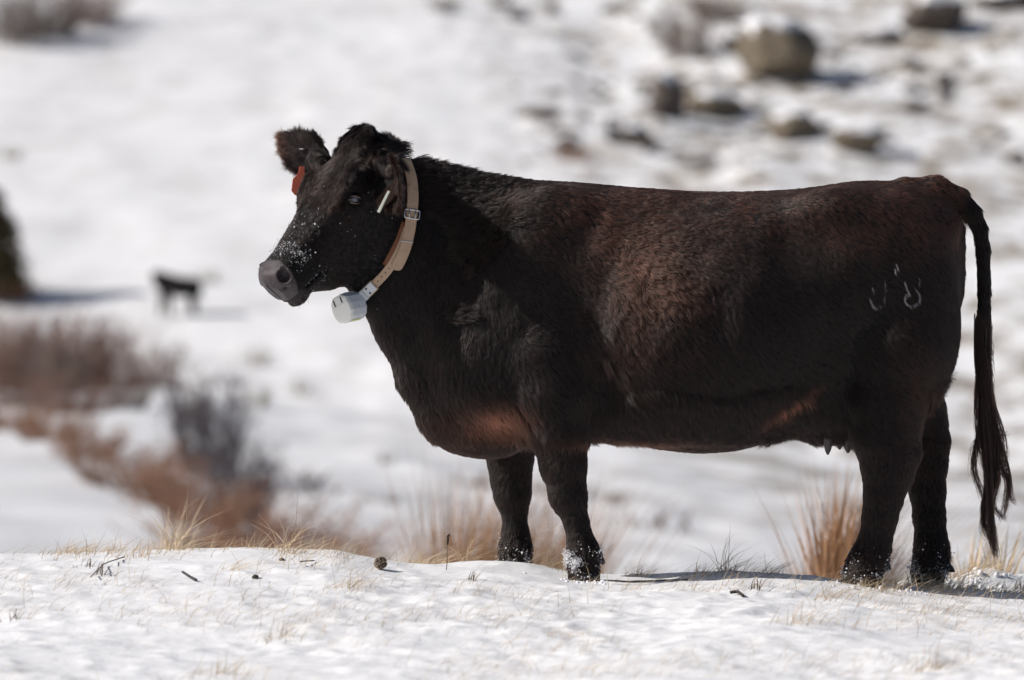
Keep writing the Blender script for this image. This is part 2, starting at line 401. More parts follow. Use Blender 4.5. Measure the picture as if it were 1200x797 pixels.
#PART2
# ------------------------------------------------------------------ terrain
_cx = np.array([-9, -1.62, -1.2, -.8, -.55, -.43, -.33, -.1, .05, .22, .45, .7, .95, 1.1, 1.35, 1.62, 9])
_cz = np.array([.10, .095, .100, .106, .100, .080, .067, .066, .052, .030, .026, .034, .020, .002, -.020, -.042, -.05])
def z_near(x, y):
    zc = np.interp(x, _cx, _cz)
    yc = .06 + .05 * noise2(x * 1.3, 0 * x + 3, 5)
    t = np.clip((yc - y) / 3.2, 0, 1.5)
    base = zc * np.exp(-(t * 1.7) ** 2 * 1.0)
    rel = .024 * noise2(x * 1.1 + .3 * y, y * 1.5, 11) + .012 * noise2(x * 2.6, y * 3.4 + x, 12) + .007 * noise2(x * 6, y * 9 + 2 * x, 13)
    r2 = noise2(x * 9 + 1.5 * y, y * 16, 14); rel = rel + .0045 * (1 - np.abs(r2) * 2) + .0018 * noise2(x * 22, y * 34, 15) + .0015 * noise2(x * 60, y * 80, 16)
    cr = noise2(x * 2.1 + 7, y * 3.0, 17); crm = smooth(-.2, .5, noise2(x * .9, y * 1.2 + 4, 18))
    rel = rel + crm * .42 * (.012 * (1 - 2 * np.abs(noise2(x * 7 + cr, y * 10 + cr, 19))) + .005 * (1 - 2 * np.abs(noise2(x * 17 + 2 * cr, y * 24, 20))) + .003 * noise2(x * 45, y * 60, 23))
    flat = np.exp(-((y - .0) / .5) ** 2)
    rel = rel * (1 - .45 * flat)
    dr = np.clip(y - yc, 0, None)
    drop = .11 * dr + .006 * dr ** 2
    lump = .12 * np.exp(-((y - .95) / .33) ** 2) * smooth(1.15, 1.5, x) * (.75 + .5 * noise2(x * 7, y * 7, 21))
    hump = .035 * np.exp(-((y + .02) / .16) ** 2 - ((x - .02) / .16) ** 2)
    return base + rel - np.minimum(drop, .11 * dr + 1.0) + lump + hump * 0.6
def z_far(x, y):
    D = y + CAM_D
    z = np.interp(D, [18, 24, 40, 70, 130, 195, 215, 330, 500, 900, 1600], [-.2, -1.1, -3.4, -8.5, -15, -18, -15.8, 11.5, 60, 170, 330])
    rel = .9 * noise2(x / 23, y / 26, 31) + .45 * noise2(x / 7, y / 9, 32) + .24 * noise2(x / 2.6, y / 3.4, 33) + .12 * noise2(x / 1.1, y / 1.4, 34) + .07 * noise2(x / .5, y / .6, 35)
    z = z + rel * smooth(24, 60, D) * (1 - .6 * smooth(235, 262, D) * smooth(6, -2, x))
    top = np.interp(x, [-40, -7, -3.4, 12, 40], [-2.0, -2.45, -2.85, -4.3, -6])
    m = smooth(48, 64, D) * (1 - smooth(112, 150, D))
    bank = top + .10 * noise2(x / 2.1, y / 4, 41) + .05 * noise2(x / .7, y / 1.5, 42)
    return np.where(bank > z, z * (1 - m) + bank * m, z)
def z_ground(x, y):
    x = np.asarray(x, float); y = np.asarray(y, float) + 0 * x; x = x + 0 * y
    t = smooth(2.0, 9.0, y)
    return z_near(x, y) * (1 - t) + z_far(x, y) * t
def ray_ground(px, py, dmin=30, dmax=420):
    D = np.arange(dmin, dmax, .25); x = (px - 600) / FPX * D; z = CAM_H - (py - HOR) / FPX * D
    g = z_ground(x, D - CAM_D); k = np.argmax(g >= z)
    return np.array((x[k], D[k] - CAM_D, g[k]))

def axis(segs):
    a = []
    for lo, hi, st in segs: a.append(np.arange(lo, hi, st))
    return np.concatenate(a + [[segs[-1][1]]])
gx = axis([(-420, -120, 25), (-120, -40, 5), (-40, -14, 1.2), (-14, -4, .5), (-4, -2.0, .1), (-2.0, 2.0, .0125 if not QUICK else .03), (2.0, 4, .1), (4, 14, .5), (14, 40, 1.2), (40, 120, 5), (120, 420, 25)])
gy = axis([(-60, -8, 3), (-8, -4.4, .1), (-4.4, .6, .016 if not QUICK else .04), (.6, 2.0, .03), (2, 12, .25), (12, 120, .8), (120, 330, 1.0), (330, 500, 6), (500, 1500, 50)])
GX, GY = np.meshgrid(gx, gy, indexing='ij'); GZ = z_ground(GX.ravel(), GY.ravel())
nX, nY = len(gx), len(gy); ii = np.arange(nX * nY).reshape(nX, nY)
GF = np.stack([ii[:-1, :-1], ii[1:, :-1], ii[1:, 1:], ii[:-1, 1:]], -1).reshape(-1, 4)

s = NT('snow'); b = s.b
g = s.n('ShaderNodeNewGeometry').outputs['Position']
sep = s.n('ShaderNodeSeparateXYZ'); s.l(g, sep.inputs[0])
far = s.n('ShaderNodeMapRange'); far.inputs[1].default_value = 30; far.inputs[2].default_value = 80; s.l(sep.outputs[1], far.inputs[0])
n1 = s.noise(.33, 8, .68, g); n2 = s.noise(1.5, 6, .7, g)
mu = s.n('ShaderNodeMath'); mu.operation = 'MULTIPLY_ADD'; s.l(n2, mu.inputs[0]); mu.inputs[1].default_value = .42; s.l(n1, mu.inputs[2])
pat = s.ramp(mu.outputs[0], [(.0, (0, 0, 0)), (.685, (0, 0, 0)), (.80, (1, 1, 1))])
pm = s.n('ShaderNodeMath'); pm.operation = 'MULTIPLY'; s.l(pat, pm.inputs[0])
mrx = s.n('ShaderNodeMapRange'); mrx.inputs[1].default_value = -3; mrx.inputs[2].default_value = 7; mrx.inputs[3].default_value = .22; mrx.inputs[4].default_value = 1; s.l(sep.outputs[0], mrx.inputs[0])
pm2 = s.n('ShaderNodeMath'); pm2.operation = 'MULTIPLY'; s.l(far.outputs[0], pm2.inputs[0]); s.l(mrx.outputs[0], pm2.inputs[1]); s.l(pm2.outputs[0], pm.inputs[1])
earth = s.ramp(s.noise(.8, 4, .6, g), [(.35, (.20, .17, .14)), (.6, (.30, .25, .19))])
snowc = s.ramp(s.noise(9, 5, .6, g), [(.3, (.80, .80, .82)), (.7, (.86, .86, .865))])
mx = s.n('ShaderNodeMix', data_type='RGBA'); s.l(pm.outputs[0], mx.inputs[0]); s.l(snowc, mx.inputs[6]); s.l(earth, mx.inputs[7])
s.l(mx.outputs[2], b.inputs['Base Color'])
b.inputs['Roughness'].default_value = .55; b.inputs['Specular IOR Level'].default_value = .25
nb = s.bump(s.noise(45, 4, .7, g), .28, .01)
vor = s.n('ShaderNodeTexVoronoi'); vor.inputs['Scale'].default_value = 420; s.l(g, vor.inputs['Vector'])
nb = s.bump(vor.outputs['Distance'], .35, .0015, nb)
s.l(nb, b.inputs['Normal'])
M['snow'] = s.m
M['snow_lump'] = plain('snow_lump', (.84, .84, .86), (.80, .80, .83), .6, 120, .4, .004)
sg = mesh('snow_ground', np.stack([GX.ravel(), GY.ravel(), GZ], 1), GF, M['snow']); tag(sg, kind='structure')

# ------------------------------------------------------------------ the black cow
cow = tag(empty('cow', (0.3, 0, 0)), 'large black cow standing side on in the snow, head turned and collar round its neck', 'cow')
# hide: near black skin; bare grey muzzle
s = NT('hide'); b = s.b
at_ = s.n('ShaderNodeAttribute'); at_.attribute_name = 'bare'
tcg = s.n('ShaderNodeNewGeometry').outputs['Position']
nz = s.noise(60, 4, .6, tcg); nz2 = s.noise(330, 3, .6, tcg)
skinc = s.ramp(nz, [(.3, (.030, .023, .0245)), (.7, (.066, .051, .054))])
mx = s.n('ShaderNodeMix', data_type='RGBA'); s.l(at_.outputs['Fac'], mx.inputs[0]); mx.inputs[6].default_value = (.006, .0052, .005, 1); s.l(skinc, mx.inputs[7])
s.l(mx.outputs[2], b.inputs['Base Color'])
mr = s.n('ShaderNodeMapRange'); s.l(at_.outputs['Fac'], mr.inputs[0]); mr.inputs[3].default_value = .9; mr.inputs[4].default_value = .36; s.l(mr.outputs[0], b.inputs['Roughness'])
b.inputs['Specular IOR Level'].default_value = .26
s.l(s.bump(nz2, .9, .0022), b.inputs['Normal']); M['hide'] = s.m
body = mesh('body', BV, BF, M['hide'])
me = body.data
NV = np.empty(len(BV) * 3, np.float32); me.vertices.foreach_get('normal', NV); NV = NV.reshape(-1, 3)
u, V, w = hlocal(BV)
bare_v = smooth(.512, .522, u - .6 * np.clip(np.abs(w) - .040, 0, 1) - .55 * np.clip(V - .035, 0, 1) - .3 * np.clip(.012 - V, 0, 1)) * (1 - smooth(.098, .108, V)) * (BV[:, 0] < -.6)
bare_v = np.maximum(bare_v, smooth(.525, .54, u) * (V > .10) * .5 * (BV[:, 0] < -.6))
ca = me.attributes.new('bare', 'FLOAT', 'POINT'); ca.data.foreach_set('value', bare_v.astype(np.float32))
bvh = BVHTree.FromPolygons(BV.tolist(), BF.tolist())
CAM = Vector(cam.location)
def hit(px, py, off=0.0):
    d = Vector(at(px, py, 0)) - CAM; d.normalize()
    p, n, i, dist = bvh.ray_cast(CAM, d)
    if p is None:
        p, n, i, dist = bvh.find_nearest(Vector(at(px, py, -.05)))
    return np.array(p + n * off), np.array(n)

def curves(name, P, counts, rad, mat, parent, tint=None):
    """P: (N,3) points, counts: list of points per strand"""
    hc = bpy.data.hair_curves.new(name); hc.add_curves([int(c) for c in counts])
    hc.attributes['position'].data.foreach_set('vector', np.asarray(P, np.float32).ravel())
    ra = hc.attributes.get('radius') or hc.attributes.new('radius', 'FLOAT', 'POINT'); ra.data.foreach_set('value', np.asarray(rad, np.float32))
    ta = hc.attributes.new('tint', 'FLOAT', 'CURVE'); ta.data.foreach_set('value', np.asarray(tint if tint is not None else np.zeros(len(counts)), np.float32))
    hc.materials.append(mat)
    o = bpy.data.objects.new(name, hc); COL.objects.link(o)
    if parent is not None: under(o, parent)
    return o

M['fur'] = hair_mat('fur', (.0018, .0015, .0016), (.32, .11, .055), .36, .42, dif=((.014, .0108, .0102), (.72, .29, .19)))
M['white_hair'] = hair_mat('white_hair', (.42, .36, .35), (.42, .36, .35), .4, .5)

# sample roots over the hide
tri = np.concatenate([BF[:, [0, 1, 2]], BF[:, [0, 2, 3]]])
A_, B_, C_ = BV[tri[:, 0]], BV[tri[:, 1]], BV[tri[:, 2]]
area = .5 * np.linalg.norm(np.cross(B_ - A_, C_ - A_), axis=1); ctr = (A_ + B_ + C_) / 3
fn = NV[tri].mean(1)
uc, Vc, wc = hlocal(ctr)
headm = (ctr[:, 0] < -.36) & (uc > -.08) & (uc < .63) & (Vc < .30) & (np.abs(wc) < .17)
ears = (ctr[:, 0] < -.36) & (((ctr[:, 1] > .045) & (ctr[:, 2] > 1.28) & (ctr[:, 0] < -.60)) | (ctr[:, 1] < -.21) & (ctr[:, 0] > -.46) & (ctr[:, 2] > 1.17))
dens = np.where(headm | ears, 3.0, 1.0)
dens *= np.where((ctr[:, 2] < .50), 1.5, 1.0)
dens *= np.where((ctr[:, 1] > .12) & ~ears & ~headm, .45, 1.0)                 # the far flank is thinner to keep it light
dens *= np.where(ctr[:, 2] < .035, 0, 1)
NH = 60000 if QUICK else 680000
wgt = area * dens; cdf = np.cumsum(wgt); cdf /= cdf[-1]
ti = np.searchsorted(cdf, RNG.random(NH))
r1 = np.sqrt(RNG.random(NH)); r2 = RNG.random(NH)
wa, wb, wc_ = 1 - r1, r1 * (1 - r2), r1 * r2
R = A_[ti] * wa[:, None] + B_[ti] * wb[:, None] + C_[ti] * wc_[:, None]
N = NV[tri[ti, 0]] * wa[:, None] + NV[tri[ti, 1]] * wb[:, None] + NV[tri[ti, 2]] * wc_[:, None]
N /= np.linalg.norm(N, axis=1)[:, None] + 1e-9
u, V, w = hlocal(R)
eyec = [hp(.228, .046, s_ * .116) for s_ in (1, -1)]
keep = ~((u - .6 * np.clip(np.abs(w) - .040, 0, 1) - .55 * np.clip(V - .035, 0, 1) - .3 * np.clip(.012 - V, 0, 1) > .516) & (V < .105) & (R[:, 0] < -.6))
for c in eyec: keep &= np.linalg.norm(R - c, axis=1) > .0255
R, N, u, V, w = R[keep], N[keep], u[keep], V[keep], w[keep]; n = len(R)
px, py = pixel(R)
hd = (R[:, 0] < -.36) & (u > -.08) & (u < .63) & (V < .29) & (np.abs(w) < .165)
ear_far = (R[:, 1] > .045) & (R[:, 2] > 1.28) & (R[:, 0] < -.60); ear_near = (R[:, 1] < -.20) & (R[:, 0] > -.46) & (R[:, 0] < -.33) & (R[:, 2] > 1.17)
ear = ear_far | ear_near; hd &= ~ear
tail = (R[:, 0] > 1.375) & (np.abs(R[:, 1]) < .055) & (px > 1128)
leg = (R[:, 2] < .46) & ~tail
neck = (px < 600) & ~hd & ~ear & ~leg
tors = ~(hd | ear | tail | leg | neck)
def vn(P, sc, seed): return np.stack([vnoise(P[:, 0] * sc, P[:, 1] * sc, P[:, 2] * sc, seed + q) for q in range(3)], 1)
L = np.full(n, .021); lift = np.full(n, .24); curl = np.full(n, .30); D = np.tile(np.array((.80, 0, -.60)), (n, 1))
up = N[:, 2]
D[tors] = np.array((.78, 0, -.62)); tb_ = smooth(.25, .9, up[tors])[:, None]; D[tors] = np.array((.78, 0, -.62)) * (1 - tb_) + np.array((1, 0, -.1)) * tb_
L[tors] = .022 + .006 * smooth(.2, -.6, up[tors])
bel = tors & (up < -.45); L[bel] = .040; lift[bel] = .75; D[bel] = np.array((.5, 0, -.8)); curl[bel] = .5
bel2 = tors & (up < .1) & (py > 470) & (px < 990) & (px > 690); L[bel2] = .030; D[bel2] = np.array((.45, 0, -.9))
D[neck] = np.array((.38, 0, -.92)); L[neck] = .022
wv_ = np.exp(-((px - 765) / 62) ** 2 - ((py - 335) / 78) ** 2) * tors; L = L * (1 + .45 * wv_); lift = lift + .30 * wv_; curl = curl + .75 * wv_
cr = (neck | tors) & (up > .25) & (px > 462) & (px < 650); L[cr] = .034; lift[cr] = .62 * smooth(640, 560, px[cr]) + .24; L[cr] = .021 + .015 * smooth(640, 540, px[cr]); D[cr] = np.array((.9, 0, .20))
brk = neck & (py > 440); L[brk] = .028; lift[brk] = .35
D[leg] = np.array((.12, 0, -1)); L[leg] = .015; lift[leg] = .30
sh = leg & (R[:, 2] < .14); L[sh] = .020; lift[sh] = .42; curl[sh] = .5
D[tail] = np.array((.05, 0, -1)); L[tail] = .022; lift[tail] = .16
tt = tail & (py < 300); L[tt] = .022; lift[tt] = .24
# head
L[hd] = .011; lift[hd] = .22; curl[hd] = .35
sw = vn(R[hd], 14, 71)
cheek = HV[None] * -.75 + HU[None] * -.25 + np.array((.3, 0, -.3))[None]
face = HU[None] * .9 + HW[None] * (np.sign(w[hd]) * .5)[:, None]
mixf = smooth(.10, .02, V[hd])[:, None]
D[hd] = cheek * (1 - mixf) + (face * .7 + sw * 1.2) * mixf
fo = np.zeros(n, bool); fo[:] = hd & (V < .06) & (u < .30) & (np.abs(w) < .12)
L[fo] = .020; lift[fo] = .38; curl[fo] = .9
nose_ = hd & (V < .07) & (u >= .30); L[nose_] = .013; curl[nose_] = .75; lift[nose_] = .33
pl = hd & (u < .075) & (V < .13); L[pl] = .027; lift[pl] = .55; curl[pl] = .9
D[pl] = HU[None] * .55 + vn(R[pl], 18, 75) * .8 + np.array((.25, -.2, .15))[None]
mz = hd & (u > .46); L[mz] = .007; lift[mz] = .3
jw = hd & (V > .2) ; L[jw] = .015; curl[jw] = .5
# ears: fringe outwards from the ear's middle
for m_, base in ((ear_far, at(366, 188, .07)), (ear_near, at(450, 196, -.18))):
    d = R[m_] - base; d /= np.linalg.norm(d, axis=1)[:, None] + 1e-9
    D[m_] = d; L[m_] = .024; lift[m_] = .38; curl[m_] = .5
    far_ = np.linalg.norm(R[m_] - base, axis=1); L[m_] = .016 + .13 * np.clip(far_, 0, .12)
L *= .75 + .5 * RNG.random(n)
big = vn(R, 5, 51); med = vn(R, 28, 54)
D = D / (np.linalg.norm(D, axis=1)[:, None] + 1e-9) + big * .22 + med * (curl * .9)[:, None] + RNG.normal(0, .16, (n, 3))
T = D - N * (D * N).sum(1)[:, None]; T /= np.linalg.norm(T, axis=1)[:, None] + 1e-9
# clump attraction: gradient of a fine noise field
e = .003; sc = 95.0
f0 = vnoise(R[:, 0] * sc, R[:, 1] * sc, R[:, 2] * sc, 61)
G = np.stack([vnoise((R[:, 0] + (e if q == 0 else 0)) * sc, (R[:, 1] + (e if q == 1 else 0)) * sc, (R[:, 2] + (e if q == 2 else 0)) * sc, 61) - f0 for q in range(3)], 1) / (e * sc)
G -= N * (G * N).sum(1)[:, None]
lift2 = lift * (.8 + .5 * f0)
K = 5; sv = np.linspace(0, 1, K)
PT = np.empty((n, K, 3))
for j, q in enumerate(sv):
    nl = N * (lift2 * (q - .38 * q * q))[:, None]; tl = T * (q * (1 - .15 * lift))[:, None]
    PT[:, j] = R - N * .001 + (nl * 1.15 + tl) * L[:, None] + G * (np.minimum(.008, L * .28) * q ** 1.6 * 0.8 * (.5 + curl))[:, None] + np.array((0, 0, -1.0)) * (L * .10 * q * q)[:, None]
rr = np.where(hd | ear, (.00034), .00048) * (.7 + .6 * RNG.random(n))
if QUICK: rr *= 2
rad = rr[:, None] * np.array([1, .95, .85, .62, .12])[None]
# rusty hair, with sunlit back, flank, hip and brisket glow painted in
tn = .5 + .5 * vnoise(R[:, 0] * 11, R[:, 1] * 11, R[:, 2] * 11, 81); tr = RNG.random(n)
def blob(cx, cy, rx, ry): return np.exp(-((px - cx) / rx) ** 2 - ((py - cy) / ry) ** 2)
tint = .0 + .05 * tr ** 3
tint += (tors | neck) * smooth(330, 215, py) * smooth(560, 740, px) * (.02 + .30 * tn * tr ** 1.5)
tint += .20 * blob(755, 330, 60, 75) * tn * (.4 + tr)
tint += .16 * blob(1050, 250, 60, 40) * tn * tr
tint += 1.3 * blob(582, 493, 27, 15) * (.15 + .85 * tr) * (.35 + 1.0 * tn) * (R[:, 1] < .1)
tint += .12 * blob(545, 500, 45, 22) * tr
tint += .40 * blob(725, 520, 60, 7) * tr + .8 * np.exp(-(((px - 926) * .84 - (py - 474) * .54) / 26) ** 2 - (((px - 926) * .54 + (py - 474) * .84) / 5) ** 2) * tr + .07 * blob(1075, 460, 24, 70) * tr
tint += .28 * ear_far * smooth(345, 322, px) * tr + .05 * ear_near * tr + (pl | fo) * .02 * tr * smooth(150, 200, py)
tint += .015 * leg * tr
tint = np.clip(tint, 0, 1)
# under the strap the coat is pressed flat (set further down once the strap is known)
fur_data = (PT, rad, tint, R, L)
# ------------------------------------------------------------------ collar
col_root = tag(empty('collar', tuple(at(478, 250, -.2))), 'tan leather collar with silver buckle and white tracking box, round the black cow\'s neck', 'collar')
def lathe_box(c, ax, sz, bev=.0): pass
def resample(P, n):
    P = np.asarray(P, float); d = np.r_[0, np.cumsum(np.linalg.norm(np.diff(P, axis=0), axis=1))]
    t = np.linspace(0, d[-1], n); return np.stack([np.interp(t, d, P[:, q]) for q in range(P.shape[1])], 1)
def smooth_path(P, it=6):
    P = P.copy()
    for _ in range(it): P[1:-1] = .25 * P[:-2] + .5 * P[1:-1] + .25 * P[2:]
    return P
def band(path, nor, wid, th, name, mat, parent, round_end=False):
    """flat strap along a path; nor: outward normals; wid may vary"""
    n_ = len(path); wid = np.broadcast_to(wid, n_).astype(float).copy()
    T = np.gradient(path, axis=0); T /= np.linalg.norm(T, axis=1)[:, None]
    Bn = np.cross(T, nor); Bn /= np.linalg.norm(Bn, axis=1)[:, None]; Nn = np.cross(Bn, T)
    if round_end:
        d = np.r_[0, np.cumsum(np.linalg.norm(np.diff(path, axis=0), axis=1))]; e = (d[-1] - d) / (wid[0] * .5)
        wid *= np.sqrt(np.clip(1 - (1 - np.clip(e, 0, 1)) ** 2, .0, 1)) * .97 + .03
    prof = [(-.5, 0), (-.5, .7), (-.44, 1), (-.36, .93), (0, 1), (.36, .93), (.44, 1), (.5, .7), (.5, 0)]
    V_, F_ = [], []
    for i in range(n_):
        for (a, h) in prof: V_.append(path[i] + Bn[i] * a * wid[i] + Nn[i] * h * th)
    m_ = len(prof)
    for i in range(n_ - 1):
        for j in range(m_):
            F_.append((i * m_ + j, (i + 1) * m_ + j, (i + 1) * m_ + (j + 1) % m_, i * m_ + (j + 1) % m_))
    F_.append(tuple(range(m_))); F_.append(tuple((n_ - 1) * m_ + j for j in range(m_ - 1, -1, -1)))
    o = mesh(name, V_, F_, mat); under(o, parent); return o, T, Bn, Nn
def tube(P, r, name, mat, parent, seg=8, closed=False):
    P = np.asarray(P, float); n_ = len(P)
    T = np.gradient(P, axis=0) if not closed else np.roll(P, -1, 0) - np.roll(P, 1, 0)
    T /= np.linalg.norm(T, axis=1)[:, None] + 1e-9
    ref = np.array((.13, .27, .95)); X = np.cross(T, ref); X /= np.linalg.norm(X, axis=1)[:, None]; Y = np.cross(T, X)
    r = np.broadcast_to(r, n_)
    V_ = [P[i] + r[i] * (math.cos(a) * X[i] + math.sin(a) * Y[i]) for i in range(n_) for a in np.linspace(0, 2 * math.pi, seg, endpoint=False)]
    F_ = []
    for i in range(n_ if closed else n_ - 1):
        k = (i + 1) % n_
        for j in range(seg): F_.append((i * seg + j, i * seg + (j + 1) % seg, k * seg + (j + 1) % seg, k * seg + j))
    if not closed: F_.append(tuple(range(seg))[::-1]); F_.append(tuple((n_ - 1) * seg + j for j in range(seg)))
    o = mesh(name, V_, F_, mat)
    if parent is not None: under(o, parent)
    return o
M['leather'] = plain('leather', (.47, .33, .225), (.40, .27, .175), .55, 55, .25, .0008, .3)
M['leather_dark'] = plain('leather_dark', (.20, .075, .035), (.14, .05, .025), .6, 60, .2, .0008)
M['steel'] = plain('steel', (.72, .72, .72), (.6, .6, .6), .28, 60, metal=1)
M['plastic'] = plain('plastic', (.78, .78, .74), (.70, .70, .66), .45, 22, .12, .001, .4)
M['plastic_grey'] = plain('plastic_grey', (.62, .64, .66), (.54, .56, .58), .45, 30, .12, .001, .4)
M['label_y'] = plain('label_yellow', (.62, .58, .22), (.5, .48, .2), .5, 60)
M['dark'] = plain('dark', (.015, .013, .012), (.02, .018, .016), .6, 60)

near_px = [(472, 190), (475, 197), (480, 212), (482, 232), (481, 252), (479, 268), (475, 289), (470, 304), (464, 316)]
def lay(pts, off, n_=60, it=10):
    PP = resample(np.array([hit(*p)[0] for p in pts]), n_)
    NN = []
    for i in range(n_):
        q, nn, _, _ = bvh.find_nearest(Vector(PP[i])); PP[i] = np.array(q); NN.append(np.array(nn))
    NN = np.array(NN)
    for _ in range(30): NN[1:-1] = (NN[:-2] + NN[1:-1] + NN[2:]) / 3
    NN /= np.linalg.norm(NN, axis=1)[:, None]
    PP = smooth_path(PP, it); return PP + NN * off, NN
upP, upN = lay(near_px, .018)
strap, *_ = band(upP, upN, .036, .0045, 'strap', M['leather'], col_root, True)
lowpx = [(477, 268), (471, 288), (463, 306), (452, 321), (441, 332), (431, 342), (420, 350)]
loP, loN = lay(lowpx, .013, 50)
st2, lT, lB, lN = band(loP, loN, .028, .004, 'holed_strap', M['leather'], col_root)
# edge of the folded tip behind the outer strap
tP, tN = lay([(476, 262), (469, 284), (460, 302), (455, 312)], .011, 20)
band(tP, tN, .034, .004, 'inner_flap', M['leather_dark'], col_root)
# round the far side of the neck, hidden from here
crown = np.array(upP[0]); chin_ = np.array(loP[-1])
cN = np.array(at(452, 270, -.05)); arc = []
for t in np.linspace(0, 1, 36):
    if t == 0:
        ap_, _, _, _ = bvh.ray_cast(Vector((crown[0] - .004, -.05, 2.0)), Vector((0, 0, -1))); arc += [crown, (crown + np.array(ap_)) / 2 + np.array((0, -.004, .006)), np.array(ap_)]; continue
    a = crown * (1 - t) + chin_ * t; d = np.array((0, 1.0, 0)) * math.sin(math.pi * t)
    base_ = np.array((a[0], -.05, a[2])); o_ = Vector(base_ + np.array((0, .5, 0)))
    p_, n_, i_, d_ = bvh.ray_cast(o_, Vector((0, -1, 0)))
    arc.append(np.array(p_) if p_ is not None and .04 < t < .96 else a)
arc = smooth_path(resample(np.array(arc), 60), 8); an = []
for p_ in arc: an.append(np.array(bvh.find_nearest(Vector(p_))[1]))
an = np.array(an)
for _ in range(20): an[1:-1] = (an[:-2] + an[1:-1] + an[2:]) / 3
an[0] = upN[0]; an /= np.linalg.norm(an, axis=1)[:, None]
off_ = np.full(60, .016); band(arc + an * off_[:, None] * np.clip(np.minimum(np.arange(60), 59 - np.arange(60)) / 6, 0, 1)[:, None], an, .034, .0045, 'far_strap', M['leather'], col_root)
# holes in the strap
def disc(c, nn, r, name, mat, parent, h=.0006, seg=12):
    nn = nn / np.linalg.norm(nn); X = np.cross(nn, (0, 0, 1.0)); X /= np.linalg.norm(X); Y = np.cross(nn, X)
    V_ = [c + r * (math.cos(a) * X + math.sin(a) * Y) for a in np.linspace(0, 2 * math.pi, seg, endpoint=False)] + [c + nn * h + .85 * r * (math.cos(a) * X + math.sin(a) * Y) for a in np.linspace(0, 2 * math.pi, seg, endpoint=False)]
    F_ = [(j, (j + 1) % seg, seg + (j + 1) % seg, seg + j) for j in range(seg)] + [tuple(range(seg, 2 * seg))]
    o = mesh(name, V_, F_, mat, sm=False)
    if parent is not None: under(o, parent)
    return o
hole_root = st2
for i in range(8):
    k = 20 + int(i * 3.2)
    c = loP[k] + lN[k] * .0042
    o = disc(c, lN[k], .0024, 'hole', M['dark'], None); o.parent = st2; o.location = -(Vector(st2.location) + Vector(col_root.location))
def frame_at(P_, N_, k):
    T_ = P_[k + 1] - P_[k - 1]; T_ /= np.linalg.norm(T_); B_2 = np.cross(T_, N_[k]); B_2 /= np.linalg.norm(B_2); return T_, B_2, np.cross(B_2, T_)
# buckle
k = int(60 * .50); T_, Bq, Nq = frame_at(upP, upN, k); c = upP[k] + Nq * .007
rect = []
hw, hl, rc = .024, .014, .006
for (sx, sy, a0) in ((1, 1, 0), (-1, 1, 90), (-1, -1, 180), (1, -1, 270)):
    for a in np.linspace(a0, a0 + 90, 5): rect.append(c + Bq * (sx * (hw - rc) + rc * math.cos(math.radians(a))) + T_ * (sy * (hl - rc) + rc * math.sin(math.radians(a))))
bk = tube(rect, .0024, 'buckle', M['steel'], col_root, 8, True)
for s_ in (-.32, .32):
    pr = tube([c + Bq * s_ * .03 - T_ * .013 + Nq * .001, c + Bq * s_ * .03 + Nq * .004, c + Bq * s_ * .03 + T_ * .014 + Nq * .002], .0021, 'prong', M['steel'], None)
    pr.parent = bk; pr.location = -(Vector(bk.location) + Vector(col_root.location))
# wire keeper
k = int(60 * .735); T_, Bq, Nq = frame_at(upP, upN, k); c = upP[k]
kp = [c + Bq * (.020 * math.cos(a)) + Nq * (.003 + .004 * abs(math.sin(a)) * (1 if math.sin(a) > 0 else -1)) + T_ * .003 * math.cos(a) for a in np.linspace(0, 2 * math.pi, 20, endpoint=False)]
tube(kp, .0014, 'keeper', M['steel'], col_root, 6, True)
# tracking box under the throat
def boxm(c, X, Y, Z, sx, sy, sz, name, mat, parent, bev=.003):
    bm = bmesh.new(); bmesh.ops.create_cube(bm, size=1)
    for v in bm.verts: v.co = Vector((v.co.x * sx, v.co.y * sy, v.co.z * sz))
    bmesh.ops.bevel(bm, geom=list(bm.edges), offset=bev, segments=2, affect='EDGES')
    me_ = bpy.data.meshes.new(name)
    Mx = Matrix((X, Y, Z)).transposed()
    for v in bm.verts: v.co = Mx @ v.co + Vector(c)
    bm.to_mesh(me_); bm.free(); me_.materials.append(mat)
    o = bpy.data.objects.new(name, me_); COL.objects.link(o)
    if parent is not None: under(o, parent)
    return o
def nrm(v): v = np.array(v, float); return v / np.linalg.norm(v)
dc = at(408, 361, -.17); DS = 1.15
X_ = nrm((-.66, -.70, -.12)); zt_ = np.array((-.28, .34, 1.0)); Z_ = nrm(zt_ - X_ * np.dot(zt_, X_)); Y_ = np.cross(Z_, X_)   # X: towards the round cap
prof = [(-.020, .044), (.020, .044), (.036, .030), (.042, .004), (.040, -.018), (.028, -.036), (.008, -.045), (-.010, -.045), (-.029, -.036), (-.040, -.018), (-.042, .004), (-.036, .030)]
def prism(levels, name, mat):
    V_, F_ = [], []; m_ = len(prof)
    for xx, sc_ in levels:
        for (a, h) in prof: V_.append(dc + X_ * xx + Y_ * a * sc_ + Z_ * h * sc_)
    for i in range(len(levels) - 1):
        for j in range(m_): F_.append((i * m_ + j, i * m_ + (j + 1) % m_, (i + 1) * m_ + (j + 1) % m_, (i + 1) * m_ + j))
    F_.append(tuple(range(m_))[::-1]); F_.append(tuple(range((len(levels) - 1) * m_, len(levels) * m_)))
    o = mesh(name, V_, F_, mat, sm=False); under(o, col_root); return o
prism([(-.046, .84), (-.043, .93), (-.038, .96), (-.012, .96), (-.0118, .93), (-.0102, .93), (-.010, .96), (.014, .96), (.016, .92)], 'tracker_box', M['plastic_grey'])
prism([(.015, .92), (.017, 1.0), (.026, 1.0), (.030, .985), (.0325, .93), (.0332, .80)], 'tracker_cap', M['plastic'])
